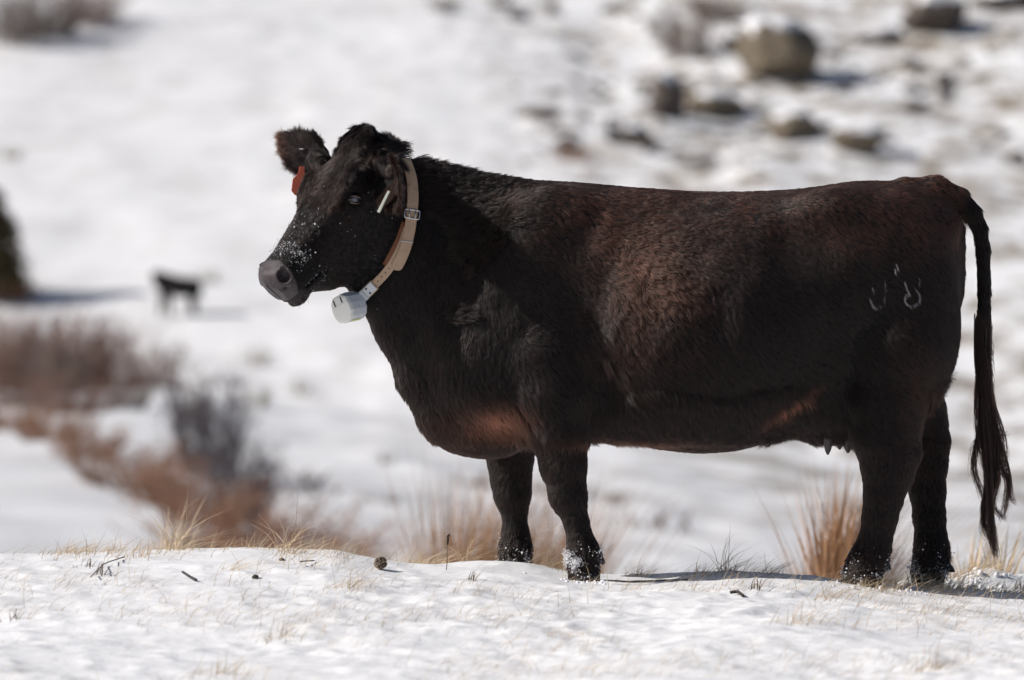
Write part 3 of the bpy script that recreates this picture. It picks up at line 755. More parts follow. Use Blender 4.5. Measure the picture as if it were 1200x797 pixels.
for yy in (-.016, .018):
    boxm(dc + X_ * .0345 + Y_ * yy + Z_ * .026, X_, Y_, Z_, .003, .0035, .020, 'clip_slot', M['dark'], col_root, .0008)
boxm(dc + X_ * .0338 + Z_ * .013, X_, Y_, Z_, .0015, .058, .0016, 'cap_seam', M['plastic_grey'], col_root, .0004)
boxm(dc + Z_ * .044 + X_ * -.012, X_, Y_, Z_, .050, .040, .006, 'top_plate', M['plastic'], col_root)
boxm(dc - Z_ * .0432 + X_ * -.008 + Y_ * .002, X_, Y_, Z_, .038, .014, .0025, 'yellow_label', M['label_y'], col_root, .0008)
# clamp plate joining strap and box
pc, pn = loP[38], lN[38]; Tq = nrm(loP[42] - loP[34]); Bq = nrm(np.cross(Tq, pn)); Nq = np.cross(Bq, Tq)
boxm(pc + Nq * .0045, Tq, Bq, Nq, .050, .036, .003, 'leather_backing', M['leather'], col_root, .001)
boxm(pc + Nq * .008 - Tq * .002, Tq, Bq, Nq, .040, .031, .005, 'clamp_plate', M['plastic_grey'], col_root, .0015)
for s_ in (-.3, .3): disc(pc + Nq * .0108 + Bq * s_ * .030 * 1.0 + Tq * .004, Nq, .0034, 'bolt', M['dark'], col_root, .0016)
boxm(pc + Tq * .040 + Nq * .006, Tq, Bq, Nq, .046, .036, .012, 'side_bracket', M['plastic_grey'], col_root, .003)

# press the coat under the strap
PT, rad, tint, R, L = fur_data
Q = np.concatenate([upP, loP, arc]); 
cand = (R[:, 0] < -.25) & (R[:, 0] > -.60)
idx_ = np.where(cand)[0]; dmin = np.full(len(idx_), 9.0)
for q in Q[::2]: dmin = np.minimum(dmin, np.linalg.norm(R[idx_] - q, axis=1))
kill = np.zeros(len(R), bool); kill[idx_] = dmin < .028
sel = ~kill
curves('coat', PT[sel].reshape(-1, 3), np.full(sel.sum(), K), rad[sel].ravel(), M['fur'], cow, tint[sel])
under(body, cow)

# ------------------------------------------------------------------ tail switch
def spline(pts, n_=16):
    pts = np.array(pts, float); t = np.linspace(0, len(pts) - 1, n_); i = np.clip(t.astype(int), 0, len(pts) - 2); f = (t - i)[:, None]
    p0 = pts[np.clip(i - 1, 0, len(pts) - 1)]; p1 = pts[i]; p2 = pts[i + 1]; p3 = pts[np.clip(i + 2, 0, len(pts) - 1)]
    return .5 * ((2 * p1) + (-p0 + p2) * f + (2 * p0 - 5 * p1 + 4 * p2 - p3) * f ** 2 + (-p0 + 3 * p1 - 3 * p2 + p3) * f ** 3)
locks = [  # px path, strands, spread start, spread end (m)
 ([(1152, 400), (1153, 470), (1158, 530), (1160, 580), (1162, 620), (1167, 655)], 160, .014, .003),
 ([(1152, 420), (1157, 490), (1166, 545), (1160, 590), (1164, 625), (1168, 657)], 130, .012, .002),
 ([(1150, 430), (1152, 500), (1157, 560), (1152, 600), (1160, 628), (1167, 650)], 120, .010, .002),
 ([(1153, 440), (1162, 500), (1172, 545), (1181, 565), (1179, 590), (1174, 612)], 80, .009, .003),
 ([(1154, 440), (1165, 500), (1178, 540), (1183, 562), (1184, 580), (1190, 592)], 60, .008, .003),
 ([(1155, 440), (1168, 492), (1175, 512), (1180, 505)], 20, .008, .003),
 ([(1150, 440), (1149, 500), (1143, 530), (1142, 552), (1150, 575), (1157, 590)], 60, .008, .003),
 ([(1150, 450), (1148, 505), (1141, 525), (1140, 560)], 25, .007, .002),
 ([(1154, 450), (1163, 520), (1170, 560), (1164, 590), (1172, 604), (1178, 610)], 50, .008, .003),
 ([(1152, 450), (1154, 530), (1161, 575), (1152, 605), (1151, 620), (1156, 630)], 45, .007, .003),
 ([(1155, 430), (1162, 470), (1172, 500), (1178, 528), (1176, 545)], 50, .010, .004),
 ([(1150, 420), (1146, 460), (1146, 500), (1152, 540), (1160, 560)], 60, .010, .004),
 ([(1153, 380), (1153, 430), (1157, 480), (1163, 530), (1164, 570)], 170, .020, .008),
 ([(1151, 370), (1150, 420), (1154, 480), (1158, 540), (1160, 580)], 150, .018, .008),
]
TP, TC, TR, TT = [], [], [], []
for pts, ns, s0, s1 in locks:
    yb = RNG.normal(0, .012); base_ = np.array([at(p[0], p[1], yb * i / 3) for i, p in enumerate(pts)])
    c_ = spline(base_, 18)
    for _ in range(ns if not QUICK else ns // 3):
        o_ = RNG.normal(0, 1, 3); o_ /= max(1, np.linalg.norm(o_)); t = np.linspace(0, 1, 18)[:, None]
        wv = np.sin(t * 14 + RNG.random() * 6) * .0025 * t * RNG.normal(0, 1, 3) + RNG.normal(0, .006, 3) * t ** 2
        end = RNG.uniform(.80, 1.0); P_ = c_[0] + 0 * c_
        k_ = np.linspace(0, 17 * end, 18); k0 = np.floor(k_).astype(int); k1 = np.minimum(k0 + 1, 17); f = (k_ - k0)[:, None]
        P_ = c_[k0] * (1 - f) + c_[k1] * f + o_ * (s0 * (1 - t) ** .7 + s1) + wv
        TP.append(P_); TC.append(18); TR.append(np.linspace(1, .35, 18) * .0007); TT.append(RNG.random() * .05)
# short hair fringing the tail
for _ in range(900 if not QUICK else 200):
    yy = RNG.uniform(390, 520); a = RNG.uniform(0, 6.28); r_ = np.interp(yy, [300, 480, 520], [.021, .015, .012])
    c0 = at(np.interp(yy, [390, 420, 480, 545], [1152, 1152.5, 1157, 1163]), yy, 0) + np.array((math.cos(a), math.sin(a), 0)) * r_
    ln = RNG.uniform(.05, .10); t = np.linspace(0, 1, 8)[:, None]
    P_ = c0 + t * ln * np.array((.10, 0, -1)) + np.array((math.cos(a), math.sin(a), 0)) * (.014 * np.sin(t * 2.2)) * RNG.random() + RNG.normal(0, .003, 3) * t
    TP.append(P_); TC.append(8); TR.append(np.linspace(1, .3, 8) * .0007); TT.append(RNG.random() * .08)
curves('tail_switch', np.concatenate(TP), TC, np.concatenate(TR), M['fur'], cow, TT)

# ------------------------------------------------------------------ brand: white hair in the shape of 0, 8 and a tick
def z6(x, y): return (980 + x / 6.643, 280 + y / 6.643)
strokes = {
 'brand_eight': [([z6(528, 340), z6(545, 395), z6(566, 440)], 26, 1.0), ([z6(640, 300), z6(642, 345), z6(634, 385)], 14, .5),
   ([z6(604, 388), z6(632, 420), z6(648, 462), z6(636, 500), z6(606, 522), z6(572, 528), z6(540, 508), z6(527, 472), z6(540, 438), z6(566, 436)], 75, 1.0)],
 'brand_nought': [([z6(280, 380), z6(284, 425)], 7, .5), ([z6(258, 470), z6(278, 515), z6(305, 542)], 22, 1.0), ([z6(305, 542), z6(335, 532), z6(362, 520)], 7, .4),
   ([z6(376, 330), z6(380, 400), z6(372, 460), z6(368, 510)], 14, .5)],
 'brand_tick': [([z6(460, 198), z6(470, 230), z6(480, 250)], 10, 1.0), ([z6(450, 238), z6(456, 275)], 7, .9)],
}
for nm, ss in strokes.items():
    P_, c_, r_, = [], [], []
    for pts, cnt, wgt_ in ss:
        q = resample(np.array(pts, float), cnt * 4)
        for i in range(len(q)):
            if RNG.random() > .22 + .30 * wgt_: continue
            h0, nn = hit(q[i][0] + RNG.normal(0, .45), q[i][1] + RNG.normal(0, .5))
            d = np.array((.35, 0, -.9)) + RNG.normal(0, .28, 3); d -= nn * (d @ nn); d /= np.linalg.norm(d)
            ln = RNG.uniform(.008, .015)
            for t in np.linspace(0, 1, 4): P_.append(h0 + nn * (.009 + .004 * t) + d * ln * (t - .3)); r_.append(.00037 * (1 - .7 * t) * (.5 + .5 * wgt_))
            c_.append(4)
    curves(nm, P_, c_, r_, M['white_hair'], cow)

# ------------------------------------------------------------------ eyes, teats, hooves, snow on the cow
def uvball(c, r, R=None, nu=20, nv=12, squash=(1, 1, 1)):
    V_, F_ = [], []
    for i in range(nv + 1):
        th = math.pi * i / nv
        for j in range(nu):
            ph = 2 * math.pi * j / nu; p = np.array((math.sin(th) * math.cos(ph), math.sin(th) * math.sin(ph), math.cos(th))) * r * np.array(squash)
            if R is not None: p = R.T @ p
            V_.append(np.array(c) + p)
    for i in range(nv):
        for j in range(nu): F_.append((i * nu + j, i * nu + (j + 1) % nu, (i + 1) * nu + (j + 1) % nu, (i + 1) * nu + j))
    return V_, F_
s = NT('eyeball'); s.b.inputs['Base Color'].default_value = (.012, .009, .010, 1); s.b.inputs['Roughness'].default_value = .06; s.b.inputs['Coat Weight'].default_value = .6; M['eyeball'] = s.m
M['iris'] = plain('pupil_blue', (.10, .10, .14), (.05, .05, .08), .15, 90, spec=.6)  # bluish sky reflection painted into the pupil patch's colour
M['lid'] = plain('eyelid', (.075, .055, .052), (.11, .085, .08), .5, 90, .4, .001)
HR = np.stack([HU, -HV, HW])
for s_ in (1, -1):
    c = hp(.228, .043, s_ * .107)
    eye = mesh('eye', *uvball(c, .0235), M['eyeball']); under(eye, cow)
    out = nrm(HW * s_ + HU * .05 - HV * .10 + np.array((-.25, -.12, 0)) * (1 if s_ > 0 else 0)); a1 = nrm(np.cross(out, (.22, 0, 1.0))); a2 = np.cross(out, a1)
    V_ = []; F_ = []
    for i, rr_ in enumerate((0, .35, .7, 1)):
        for j in range(20):
            a = 2 * math.pi * j / 20; p = a1 * math.cos(a) * rr_ * .0105 + a2 * math.sin(a) * rr_ * .0062
            V_.append(c + nrm(out * .0235 + p) * .0239)
    for i in range(3):
        for j in range(20): F_.append((i * 20 + j, i * 20 + (j + 1) % 20, (i + 1) * 20 + (j + 1) % 20, (i + 1) * 20 + j))
    pu = mesh('pupil', V_, F_, M['iris']); pu.parent = eye; pu.location = -(Vector(eye.location) + Vector(cow.location))
    for dz, nm in ((1, 'upper_lid'), (-1, 'lower_lid')):
        arc_ = []
        for t in np.linspace(-1.15, 1.15, 15):
            p = a1 * math.sin(t) * .0235 * .95; hgt = math.cos(t) * (.0105 if dz > 0 else .0125)
            vdir = a2 * (1 if (a2 @ np.array((0, 0, 1.0))) > 0 else -1) * dz
            arc_.append(c + nrm(out * .0235 * math.cos(t * .9) + p + vdir * hgt) * .0255)
        ld = tube(arc_, np.interp(np.linspace(-1, 1, 15), [-1, 0, 1], [.0015, .0042 if dz > 0 else .0030, .0015]), nm, M['lid'], None, 8)
        ld.parent = eye; ld.location = -(Vector(eye.location) + Vector(cow.location))
M['teat'] = plain('teat', (.10, .085, .085), (.07, .058, .058), .6, 60, .3)
for (x0, x1, y0, l_, yy) in ((971, 970, 506, 27, -.10), (983, 984, 506, 21, .03), (991, 994, 508, 23, -.08), (977, 977, 508, 12, .06)):
    p0, p1 = at(x0, y0, yy), at(x1, y0 + l_, yy)
    t = np.linspace(0, 1, 7)[:, None]; tube(p0 * (1 - t) + p1 * t, [.013, .0145, .0145, .014, .0125, .009, .003], 'teat', M['teat'], cow, 12)
M['horn'] = plain('hoof_horn', (.022, .018, .018), (.04, .033, .032), .5, 70, .5, .002)
FEET = [  # px of the sole: heel and toe, sole row, depth, coronet px, row
 ('front_near', 702, 662, 688, -.20, 687, 674), ('front_far', 620, 584, 685, .17, 603, 673), ('hind_near', 1036, 984, 693, -.20, 1012, 679), ('hind_far', 1108, 1064, 692, .17, 1089, 679)]
for nm, heel, toe, sole, dy, cx_, cy_ in FEET:
    for s_ in (-1, 1):
        yc_ = dy + s_ * .024
        h_, t_, c_ = at(heel, sole + 3, yc_), at(toe, sole + 3, yc_), at(cx_, cy_, yc_)
        V_ = []; F_ = []; seg = 20
        for lv, f in enumerate((-.05, 0, .25, .5, .75, 1.0, 1.12)):
            fr_ = np.clip(f, 0, 1); xb = (h_[0] + t_[0]) / 2; rb = abs(h_[0] - t_[0]) / 2
            xc = xb + (c_[0] - xb) * fr_; rx = rb * (1 - fr_) + .036 * fr_; rx *= (.93 if lv == 0 else 1) * (.8 if lv == 6 else 1)
            z_ = h_[2] + (c_[2] - h_[2]) * f
            for a in np.linspace(0, 2 * math.pi, seg, endpoint=False):
                ca_, sa_ = math.cos(a), math.sin(a)
                ry = (.0245 + .002 * fr_) * (.93 if lv == 0 else 1) * (.7 if lv == 6 else 1); pinch = 1 - .45 * max(0, -ca_) ** 3
                V_.append((xc + rx * ca_, yc_ + ry * sa_ * pinch - s_ * .006 * max(0, -ca_) ** 2, z_))
        nl = 7
        for i in range(nl - 1):
            for j in range(seg): F_.append((i * seg + j, i * seg + (j + 1) % seg, (i + 1) * seg + (j + 1) % seg, (i + 1) * seg + j))
        F_.append(tuple(range(seg))[::-1]); F_.append(tuple((nl - 1) * seg + j for j in range(seg)))
        under(mesh('hoof', V_, F_, M['horn']), cow)
for (x_, y_, dy, dx_) in ((700, 653, -.22, 9), (700, 654, -.17, 8), (618, 652, .19, 4), (1037, 660, -.22, 7), (1037, 661, -.17, 6), (1108, 663, .14, 11), (1108, 662, .20, 9)):
    p0 = at(x_ - 5, y_ - 3, dy); p1 = at(x_ + dx_, y_ + 7, dy); t = np.linspace(0, 1, 6)[:, None]
    tube(p0 * (1 - t) + p1 * t, [.014, .016, .015, .013, .009, .002], 'dewclaw', M['horn'], cow, 10)

# clinging snow: on the nose ridge, round the nostril and lips, on the pasterns
ico_v, ico_f = None, None
bm = bmesh.new(); bmesh.ops.create_icosphere(bm, subdivisions=1, radius=1); ico_v = np.array([v.co[:] for v in bm.verts]); ico_f = np.array([[v.index for v in f.verts] for f in bm.faces]); bm.free()
def specks(name, cent, sz, parent, mat=None, kind='stuff'):
    V_ = (cent[:, None, :] + ico_v[None] * sz[:, None, None] * RNG.uniform(.6, 1.3, (len(cent), 1, 3)) * RNG.uniform(.8, 1.2, (len(cent), 12, 1))).reshape(-1, 3)
    F_ = (ico_f[None] + (np.arange(len(cent)) * 12)[:, None, None]).reshape(-1, 3)
    o = mesh(name, V_, F_, mat or M['snow_lump']); o['kind'] = kind
    if parent is not None: under(o, parent)
    return o
u, V, w = hlocal(BV); wt = np.zeros(len(BV))
hb = (BV[:, 0] < -.36)
wt += hb * np.exp(-((u - .475) / .030) ** 2) * (V < .05) * 2.2 + hb * np.exp(-((u - .40) / .05) ** 2) * (V < .03) * .30
wt += hb * np.exp(-((u - .48) / .03) ** 2 - ((V - .11) / .02) ** 2) * 1.1 + hb * np.exp(-((u - .555) / .02) ** 2 - ((V - .142) / .016) ** 2) * 1.2
wt += hb * np.exp(-((u - .30) / .03) ** 2 - ((V - .06) / .03) ** 2) * (w > .03) * .10 + hb * (u > .1) * (u < .46) * .008
wt *= (.5 + .5 * vnoise(BV[:, 0] * 60, BV[:, 1] * 60, BV[:, 2] * 60, 5)) ** 1.5
wt[wt < 0] = 0; pick = RNG.choice(len(BV), 1500, p=wt / wt.sum())
specks('face_snow', BV[pick] + NV[pick] * RNG.uniform(.004, .010, (1500, 1)) + RNG.normal(0, .003, (1500, 3)), RNG.lognormal(0, .5, 1500) * .00062, cow)
ppx, ppy = pixel(BV); low = (BV[:, 2] < .16)
wt = low * smooth(.16, .02, BV[:, 2]) * .25
wt += low * 3.0 * np.exp(-((ppx - 672) / 9) ** 2 - ((ppy - 660) / 13) ** 2) + low * 1.5 * np.exp(-((ppx - 698) / 8) ** 2 - ((ppy - 646) / 6) ** 2) + low * .8 * np.exp(-((ppx - 604) / 16) ** 2 - ((ppy - 655) / 8) ** 2)
wt += low * 1.0 * np.exp(-((ppx - 1090) / 24) ** 2 - ((ppy - 676) / 12) ** 2)
wt *= np.clip(.5 + vnoise(BV[:, 0] * 45, BV[:, 1] * 45, BV[:, 2] * 45, 6), 0, 2) ** 2
pick = RNG.choice(len(BV), 4200, p=wt / wt.sum())
specks('leg_snow', BV[pick] + NV[pick] * RNG.uniform(.003, .014, (4200, 1)) + RNG.normal(0, .004, (4200, 3)), RNG.lognormal(0, .55, 4200) * .0009, cow)

# ------------------------------------------------------------------ ear tags
M['tag_red'] = plain('tag_red', (.80, .20, .12), (.70, .16, .10), .45, 40, spec=.4)
M['tag_white'] = plain('tag_white', (.78, .78, .66), (.7, .7, .58), .45, 40, spec=.4)
def plate(outline, o_, X, Z, th, name, mat):
    Yn = np.cross(X, Z); V_ = [o_ + X * a + Z * b + Yn * th * h for h in (-.5, .5) for a, b in outline]; n_ = len(outline)
    F_ = [tuple(range(n_))[::-1], tuple(range(n_, 2 * n_))] + [(j, (j + 1) % n_, n_ + (j + 1) % n_, n_ + j) for j in range(n_)]
    return mesh(name, V_, F_, mat, sm=False)
out_ = [(-.008, 0), (.008, 0), (.010, -.022), (.026, -.040), (.027, -.078), (.014, -.092), (-.014, -.092), (-.027, -.078), (-.026, -.040), (-.010, -.022)]
t1 = tag(empty('ear_tag', tuple(at(353, 196, .06))), 'orange-red plastic ear tag hanging below the upright ear, half behind the brow', 'ear tag')
under(plate(out_, at(354, 195, .065), nrm((1, .25, .0)), nrm((.10, 0, 1)), .002, 'tag_plate', M['tag_red']), t1)
p_, n_ = hit(354, 176); disc(p_ + n_ * .012, nrm((-.3, -1, .2)), .0032, 'stud', M['steel'], t1, .003)
tube([p_ + n_ * .012, p_ + n_ * .012 + np.array((.022, 0, .003))], .0013, 'pin', M['steel'], t1, 6)
t2 = tag(empty('ear_tag', tuple(at(455, 226, -.30))), 'pale cream ear tag seen edge on under the fuzzy drooping ear beside the strap', 'ear tag')
zz = nrm(at(456, 224, -.30) - at(444.5, 247, -.30)); xx = nrm(np.cross(zz, np.array((.25, -.1, .1)) + np.array((.9, 0, .35))))
xx = nrm(np.array((.06, 1.0, .03)) - zz * (np.array((.06, 1.0, .03)) @ zz))
o2 = at(456, 224, -.305)
under(plate([(-.02, 0), (.02, 0), (.024, -.06), (.018, -.074), (-.018, -.074), (-.024, -.06)], o2, xx, zz, .0075, 'tag_plate', M['tag_white']), t2)
# ------------------------------------------------------------------ dry grass on the ridge
M['straw'] = plain('straw', (.60, .47, .32), (.46, .35, .23), .6, 5)
M['straw_dark'] = plain('straw_dark', (.20, .145, .10), (.12, .09, .065), .7, 8)
M['russet'] = plain('russet', (.40, .225, .115), (.26, .14, .075), .75, 4)
M['twig_black'] = plain('twig_black', (.03, .025, .022), (.05, .04, .035), .8, 60, .4)
def blades(base, hgt, lean, wid, r, bend=.8, K_=5, face=None):
    """base (n,3), hgt (n,), lean (n,2): horizontal reach as a share of the height"""
    n_ = len(base); t = np.linspace(0, 1, K_)[None, :, None]
    hx = np.concatenate([lean, np.zeros((n_, 1))], 1)[:, None, :]
    P = base[:, None, :] + hgt[:, None, None] * (hx * t ** 1.7 + np.array((0, 0, 1.0)) * (t - bend * .35 * t ** 2 * np.linalg.norm(hx, axis=2, keepdims=True)))
    P = P + (np.sin(t * 5 + r.random((n_, 1, 1)) * 6) * .02 * hgt[:, None, None]) * r.normal(0, 1, (n_, 1, 3)) * np.array((1, 1, 0))
    a = r.uniform(-.5, .5, n_) if face is None else r.uniform(0, 3.14, n_)
    sd_ = np.stack([np.cos(a), np.sin(a), np.zeros(n_)], 1)[:, None, :]
    wv = (wid * (1 - t ** 2) + .0002) * .5
    Lf, Rt = P - sd_ * wv, P + sd_ * wv
    V_ = np.stack([Lf, Rt], 2).reshape(-1, 3); b0 = (np.arange(n_) * K_ * 2)[:, None] + (np.arange(K_ - 1) * 2)[None, :]
    F_ = np.stack([b0, b0 + 1, b0 + 3, b0 + 2], -1).reshape(-1, 4)
    return V_, F_
def tuft_mesh(name, n_, h, spread, lean, mat, seed, wid=.0011, jit=.75):
    r = np.random.default_rng(seed); a = r.uniform(0, 6.28, n_); q = spread * 1.4 * r.random(n_)
    base = np.stack([np.cos(a) * q, np.sin(a) * q, np.full(n_, -.012)], 1)
    hg = h * r.uniform(.15, 1.0, n_) ** 1.3; ln = np.stack([r.normal(lean, jit, n_), r.normal(0, jit * .7, n_)], 1)
    V_, F_ = blades(base, hg, ln, wid, r)
    me_ = bpy.data.meshes.new(name); me_.from_pydata(V_.tolist(), [], F_.tolist()); me_.materials.append(mat); return me_
TM = [tuft_mesh('tuft_blades', 60, .085, .035, 1.1, M['straw'], 1), tuft_mesh('tuft_blades', 90, .06, .05, .9, M['straw'], 2), tuft_mesh('tuft_blades', 45, .12, .03, 1.3, M['straw'], 3),
      tuft_mesh('tuft_blades', 26, .05, .03, .8, M['straw_dark'], 4, .0022), tuft_mesh('tuft_blades', 70, .045, .07, 1.4, M['straw'], 5), tuft_mesh('tuft_blades', 30, .16, .02, 1.0, M['straw'], 6, .0014)]
def ridge_hit(px_, py_):
    D_ = np.arange(12.5, 19.2, .01); x = (px_ - 600) / FPX * D_; z = CAM_H - (py_ - HOR) / FPX * D_
    g_ = z_ground(x, D_ - CAM_D); k_ = np.argmax(g_ >= z)
    if g_[k_] < z[k_]: k_ = np.argmin(np.abs(D_ - 18.05))
    return np.array((x[k_], D_[k_] - CAM_D, g_[k_]))
tufts = [  # px, row, mesh, scale, label
 (78, 645, 0, .8, 'small blurred tuft of dry grass leftmost on the snow crest'),
 (165, 652, 1, 1.15, 'bushy straw tuft on the crest with long stems blowing right'),
 (205, 640, 5, 1.1, 'tall pale stems fanning above the crest left of the dark twig'),
 (290, 640, 1, 1.1, 'dense golden tuft on the crest below the cow\'s muzzle'),
 (272, 668, 2, .75, 'thin wispy tuft in front of the golden crest tuft'),
 (335, 648, 5, 1.0, 'few long arching stems just right of the golden crest tuft'),
 (165, 685, 4, .7, 'flat brown patch of grass left of the short black stick'),
 (108, 673, 3, 1.0, 'dark dead tuft with a broken stem in the left foreground'),
 (98, 664, 3, .7, 'small blackish seed clump just above the dark dead tuft'),
 (408, 688, 0, 1.0, 'short straw tuft below the round seed head'),
 (330, 745, 1, 1.0, 'blurred tuft in the left foreground nearest the camera edge'),
 (255, 790, 1, 1.2, 'strongly blurred tuft cut by the bottom edge of the picture'),
 (12, 725, 3, .8, 'reddish blurred sprig at the far left foreground'),
 (480, 652, 0, 1.0, 'low straw tuft on the crest left of the far foreleg'),
 (505, 655, 2, 1.0, 'straw tuft around the upright dark weed stalk'),
 (545, 655, 5, .8, 'long stems lying rightwards towards the far foreleg'),
 (640, 664, 0, 1.05, 'pale tuft standing between the two forelegs'),
 (655, 666, 1, .8, 'short pale tuft touching the near foreleg'),
 (545, 680, 3, .8, 'sparse brown stems bent over snow before the far foreleg'),
 (638, 740, 4, .8, 'flat blurred patch of grass below the near foreleg'),
 (745, 675, 0, .8, 'short tuft in the snow a little right of the near forehoof'),
 (822, 675, 1, .9, 'brown tuft on the crest under the middle of the belly'),
 (848, 668, 5, .8, 'tall thin stems beside the brown tuft under the belly'),
 (875, 690, 3, 1.0, 'dark clump of dead stems under the rear of the belly'),
 (900, 672, 2, .8, 'sparse straw stems on the crest under the udder'),
 (930, 730, 1, 1.2, 'blurred golden tuft in the foreground left of the hind legs'),
 (965, 703, 2, .9, 'wispy tuft leaning towards the near hind hoof'),
 (1000, 695, 4, .9, 'straw stems lying across the near hind hoof'),
 (1030, 694, 0, .8, 'straw stems between the two hind hooves'),
 (1085, 695, 4, .8, 'straw stems crossing the far hind hoof'),
 (1120, 680, 2, 1.1, 'pale grass arching right behind the far hind hoof'),
 (1148, 672, 2, 1.0, 'long bent straws below the tip of the tail'),
 (1185, 690, 3, .9, 'thin dark stems in the shaded snow at the right edge'),
 (1090, 785, 0, 1.1, 'faint blurred tuft at the bottom right foreground'),
]
rr_ = random.Random(4)
seen_mesh = set()
for (x_, y_, k_, sc_, lab) in tufts:
    p = ridge_hit(x_, y_)
    o = bpy.data.objects.new('grass_tuft', TM[k_]); COL.objects.link(o); o.location = p; sc_ *= 1.6; o.scale = (sc_, sc_, sc_ * .85); o.rotation_euler = (0, 0, rr_.uniform(-.35, .35))
    tag(o, lab, 'grass tuft', 'dry grass tufts on the snowy ridge')
# loose stems poking through the crust: too many to count
r = np.random.default_rng(21); n_ = 16000
bx = r.uniform(-2.2, 2.2, n_); by = -4.2 + 4.6 * r.random(n_) ** .75
msk = (noise2(bx * 1.6, by * 1.6, 91) + .5 * noise2(bx * 5, by * 5, 92)) > r.uniform(-.1, .75, n_); bx, by = bx[msk], by[msk]
bz = z_ground(bx, by) - .004
hgt = .010 + .085 * r.random(len(bx)) ** 1.4; ln = np.stack([r.normal(1.8, 1.0, len(bx)), r.normal(0, .8, len(bx))], 1)
V_, F_ = blades(np.stack([bx, by, bz], 1), hgt, ln, .0013, r, bend=.5)
tag(mesh('dry_grass', V_, F_, M['straw'], sm=False), kind='stuff')
# second population hugging the crest and the hooves
bx = r.uniform(-1.9, 1.9, 6500); by = r.normal(0, .20, 6500); keep_ = noise2(bx * 3, by * 0, 93) > r.uniform(-.3, .9, 6500); bx, by = bx[keep_], by[keep_]
hx = np.concatenate([r.normal(1.08, .07, 60), r.normal(1.32, .06, 50), r.normal(.22, .05, 14)]); hy = np.concatenate([r.normal(-.27, .03, 60), r.normal(.07, .04, 50), r.normal(-.26, .03, 14)])
bx = np.r_[bx, hx]; by = np.r_[by, hy]; bz = z_ground(bx, by) - .004
hgt = .015 + .085 * r.random(len(bx)) ** 1.6; ln = np.stack([r.normal(1.4, .8, len(bx)), r.normal(0, .5, len(bx))], 1)
V_, F_ = blades(np.stack([bx, by, bz], 1), hgt, ln, .0015, r)
tag(mesh('dry_grass', V_, F_, M['straw'], sm=False), kind='stuff')
# broken snow round the hooves and on the right
def lumps(cx, cy, sx, sy, n_, size, rs):
    r = np.random.default_rng(rs); x = r.normal(cx, sx, n_); y = r.normal(cy, sy, n_); sz = r.lognormal(0, .5, n_) * size
    return np.stack([x, y, z_ground(x, y) + sz * .2], 1), sz
LL = [lumps(1.48, .55, .18, .25, 160, .006, 1), lumps(1.15, -.30, .12, .05, 80, .003, 2), lumps(.24, -.28, .08, .04, 60, .0028, 3), lumps(1.35, .1, .1, .08, 100, .0035, 4)]
cen = np.concatenate([a for a, b_ in LL]); szs = np.concatenate([b_ for a, b_ in LL])
specks('snow_crumbs', cen, szs, None)
# single small things on the ridge
p = ridge_hit(523, 668); ws = tag(empty('weed_stalk', tuple(p)), 'thin upright weed stalk with a dark seed head in front of the brown tuft', 'weed stalk')
top_ = p + np.array((.004, 0, .105)); t = np.linspace(0, 1, 6)[:, None]
tube(p * (1 - t) + top_ * t + np.sin(t * 5) * .002, .0014, 'stem', M['straw_dark'], ws, 6)
tube([top_ + np.array((0, 0, -.028)), top_ + np.array((.001, 0, -.012)), top_, top_ + np.array((.006, 0, .006)), top_ + np.array((.007, 0, -.004))], [.002, .004, .004, .0025, .001], 'seed_head', M['twig_black'], ws, 8)
p = ridge_hit(446, 668); th = tag(empty('dried_seed_head', tuple(p)), 'round dark dried seed head lying on the snow below the cow\'s throat', 'seed head')
core = specks('scales', p + np.array((0, 0, .020)) + (lambda d: d / np.linalg.norm(d, axis=1)[:, None] * .017)(np.random.default_rng(3).normal(0, 1, (110, 3))), np.full(110, .0042), th, M['straw_dark'])
V_, F_ = uvball(p + np.array((0, 0, .020)), .017, nu=16, nv=10); under(mesh('core', V_, F_, M['twig_black']), th)
def stick(pts, r_, name, lab, cat, mat):
    c0 = ridge_hit(*pts[0]); P_ = np.array([ridge_hit(*q) + np.array((0, 0, dz)) for q, dz in zip(pts, np.linspace(.012, .006, len(pts)))])
    o = tube(resample(P_, 8), r_, name, mat, None, 7); tag(o, lab, cat); return o
stick([(214, 675), (222, 679), (230, 683)], .0038, 'stick', 'short black stick lying on the snow in the left foreground', 'stick', M['twig_black'])
stick([(856, 699), (864, 697), (871, 701)], .005, 'stick', 'stubby dark stick on the snow below the belly', 'stick', M['twig_black'])
stick([(106, 682), (122, 664), (146, 655)], .0018, 'broken_stem', 'long bent brown stem above the dark dead tuft', 'stem', M['straw_dark'])
stick([(712, 685), (740, 686), (775, 683), (806, 682)], .0028, 'twig', 'long thin dark twig on the snow right of the near forehoof', 'twig', M['twig_black'])  # dark strip added to stand for the near foreleg's cast shadow
stick([(352, 663), (362, 661), (368, 660)], .0022, 'broken_stem', 'short flat stem on smooth snow right of the small dropping', 'stem', M['straw_dark'])
def clod(x_, y_, rad_, lab, nm='dropping', cat='dropping', mat='twig_black'):
    p_ = ridge_hit(x_, y_); V_, F_ = uvball((0, 0, 0), rad_, nu=16, nv=10); V_ = np.array(V_)
    V_ *= (1 + .28 * vnoise(V_[:, 0] / rad_ * 1.7 + x_, V_[:, 1] / rad_ * 1.7, V_[:, 2] / rad_ * 1.7, 9))[:, None] * np.array((1.2, 1, .7))
    o = mesh(nm, V_, F_, M[mat], loc=tuple(p_ + np.array((0, 0, rad_ * .4)))); tag(o, lab, cat)
clod(330, 657, .008, 'small dark dropping on the crest right of the golden tuft')
clod(299, 678, .009, 'dark dropping below the golden tuft in the left foreground')

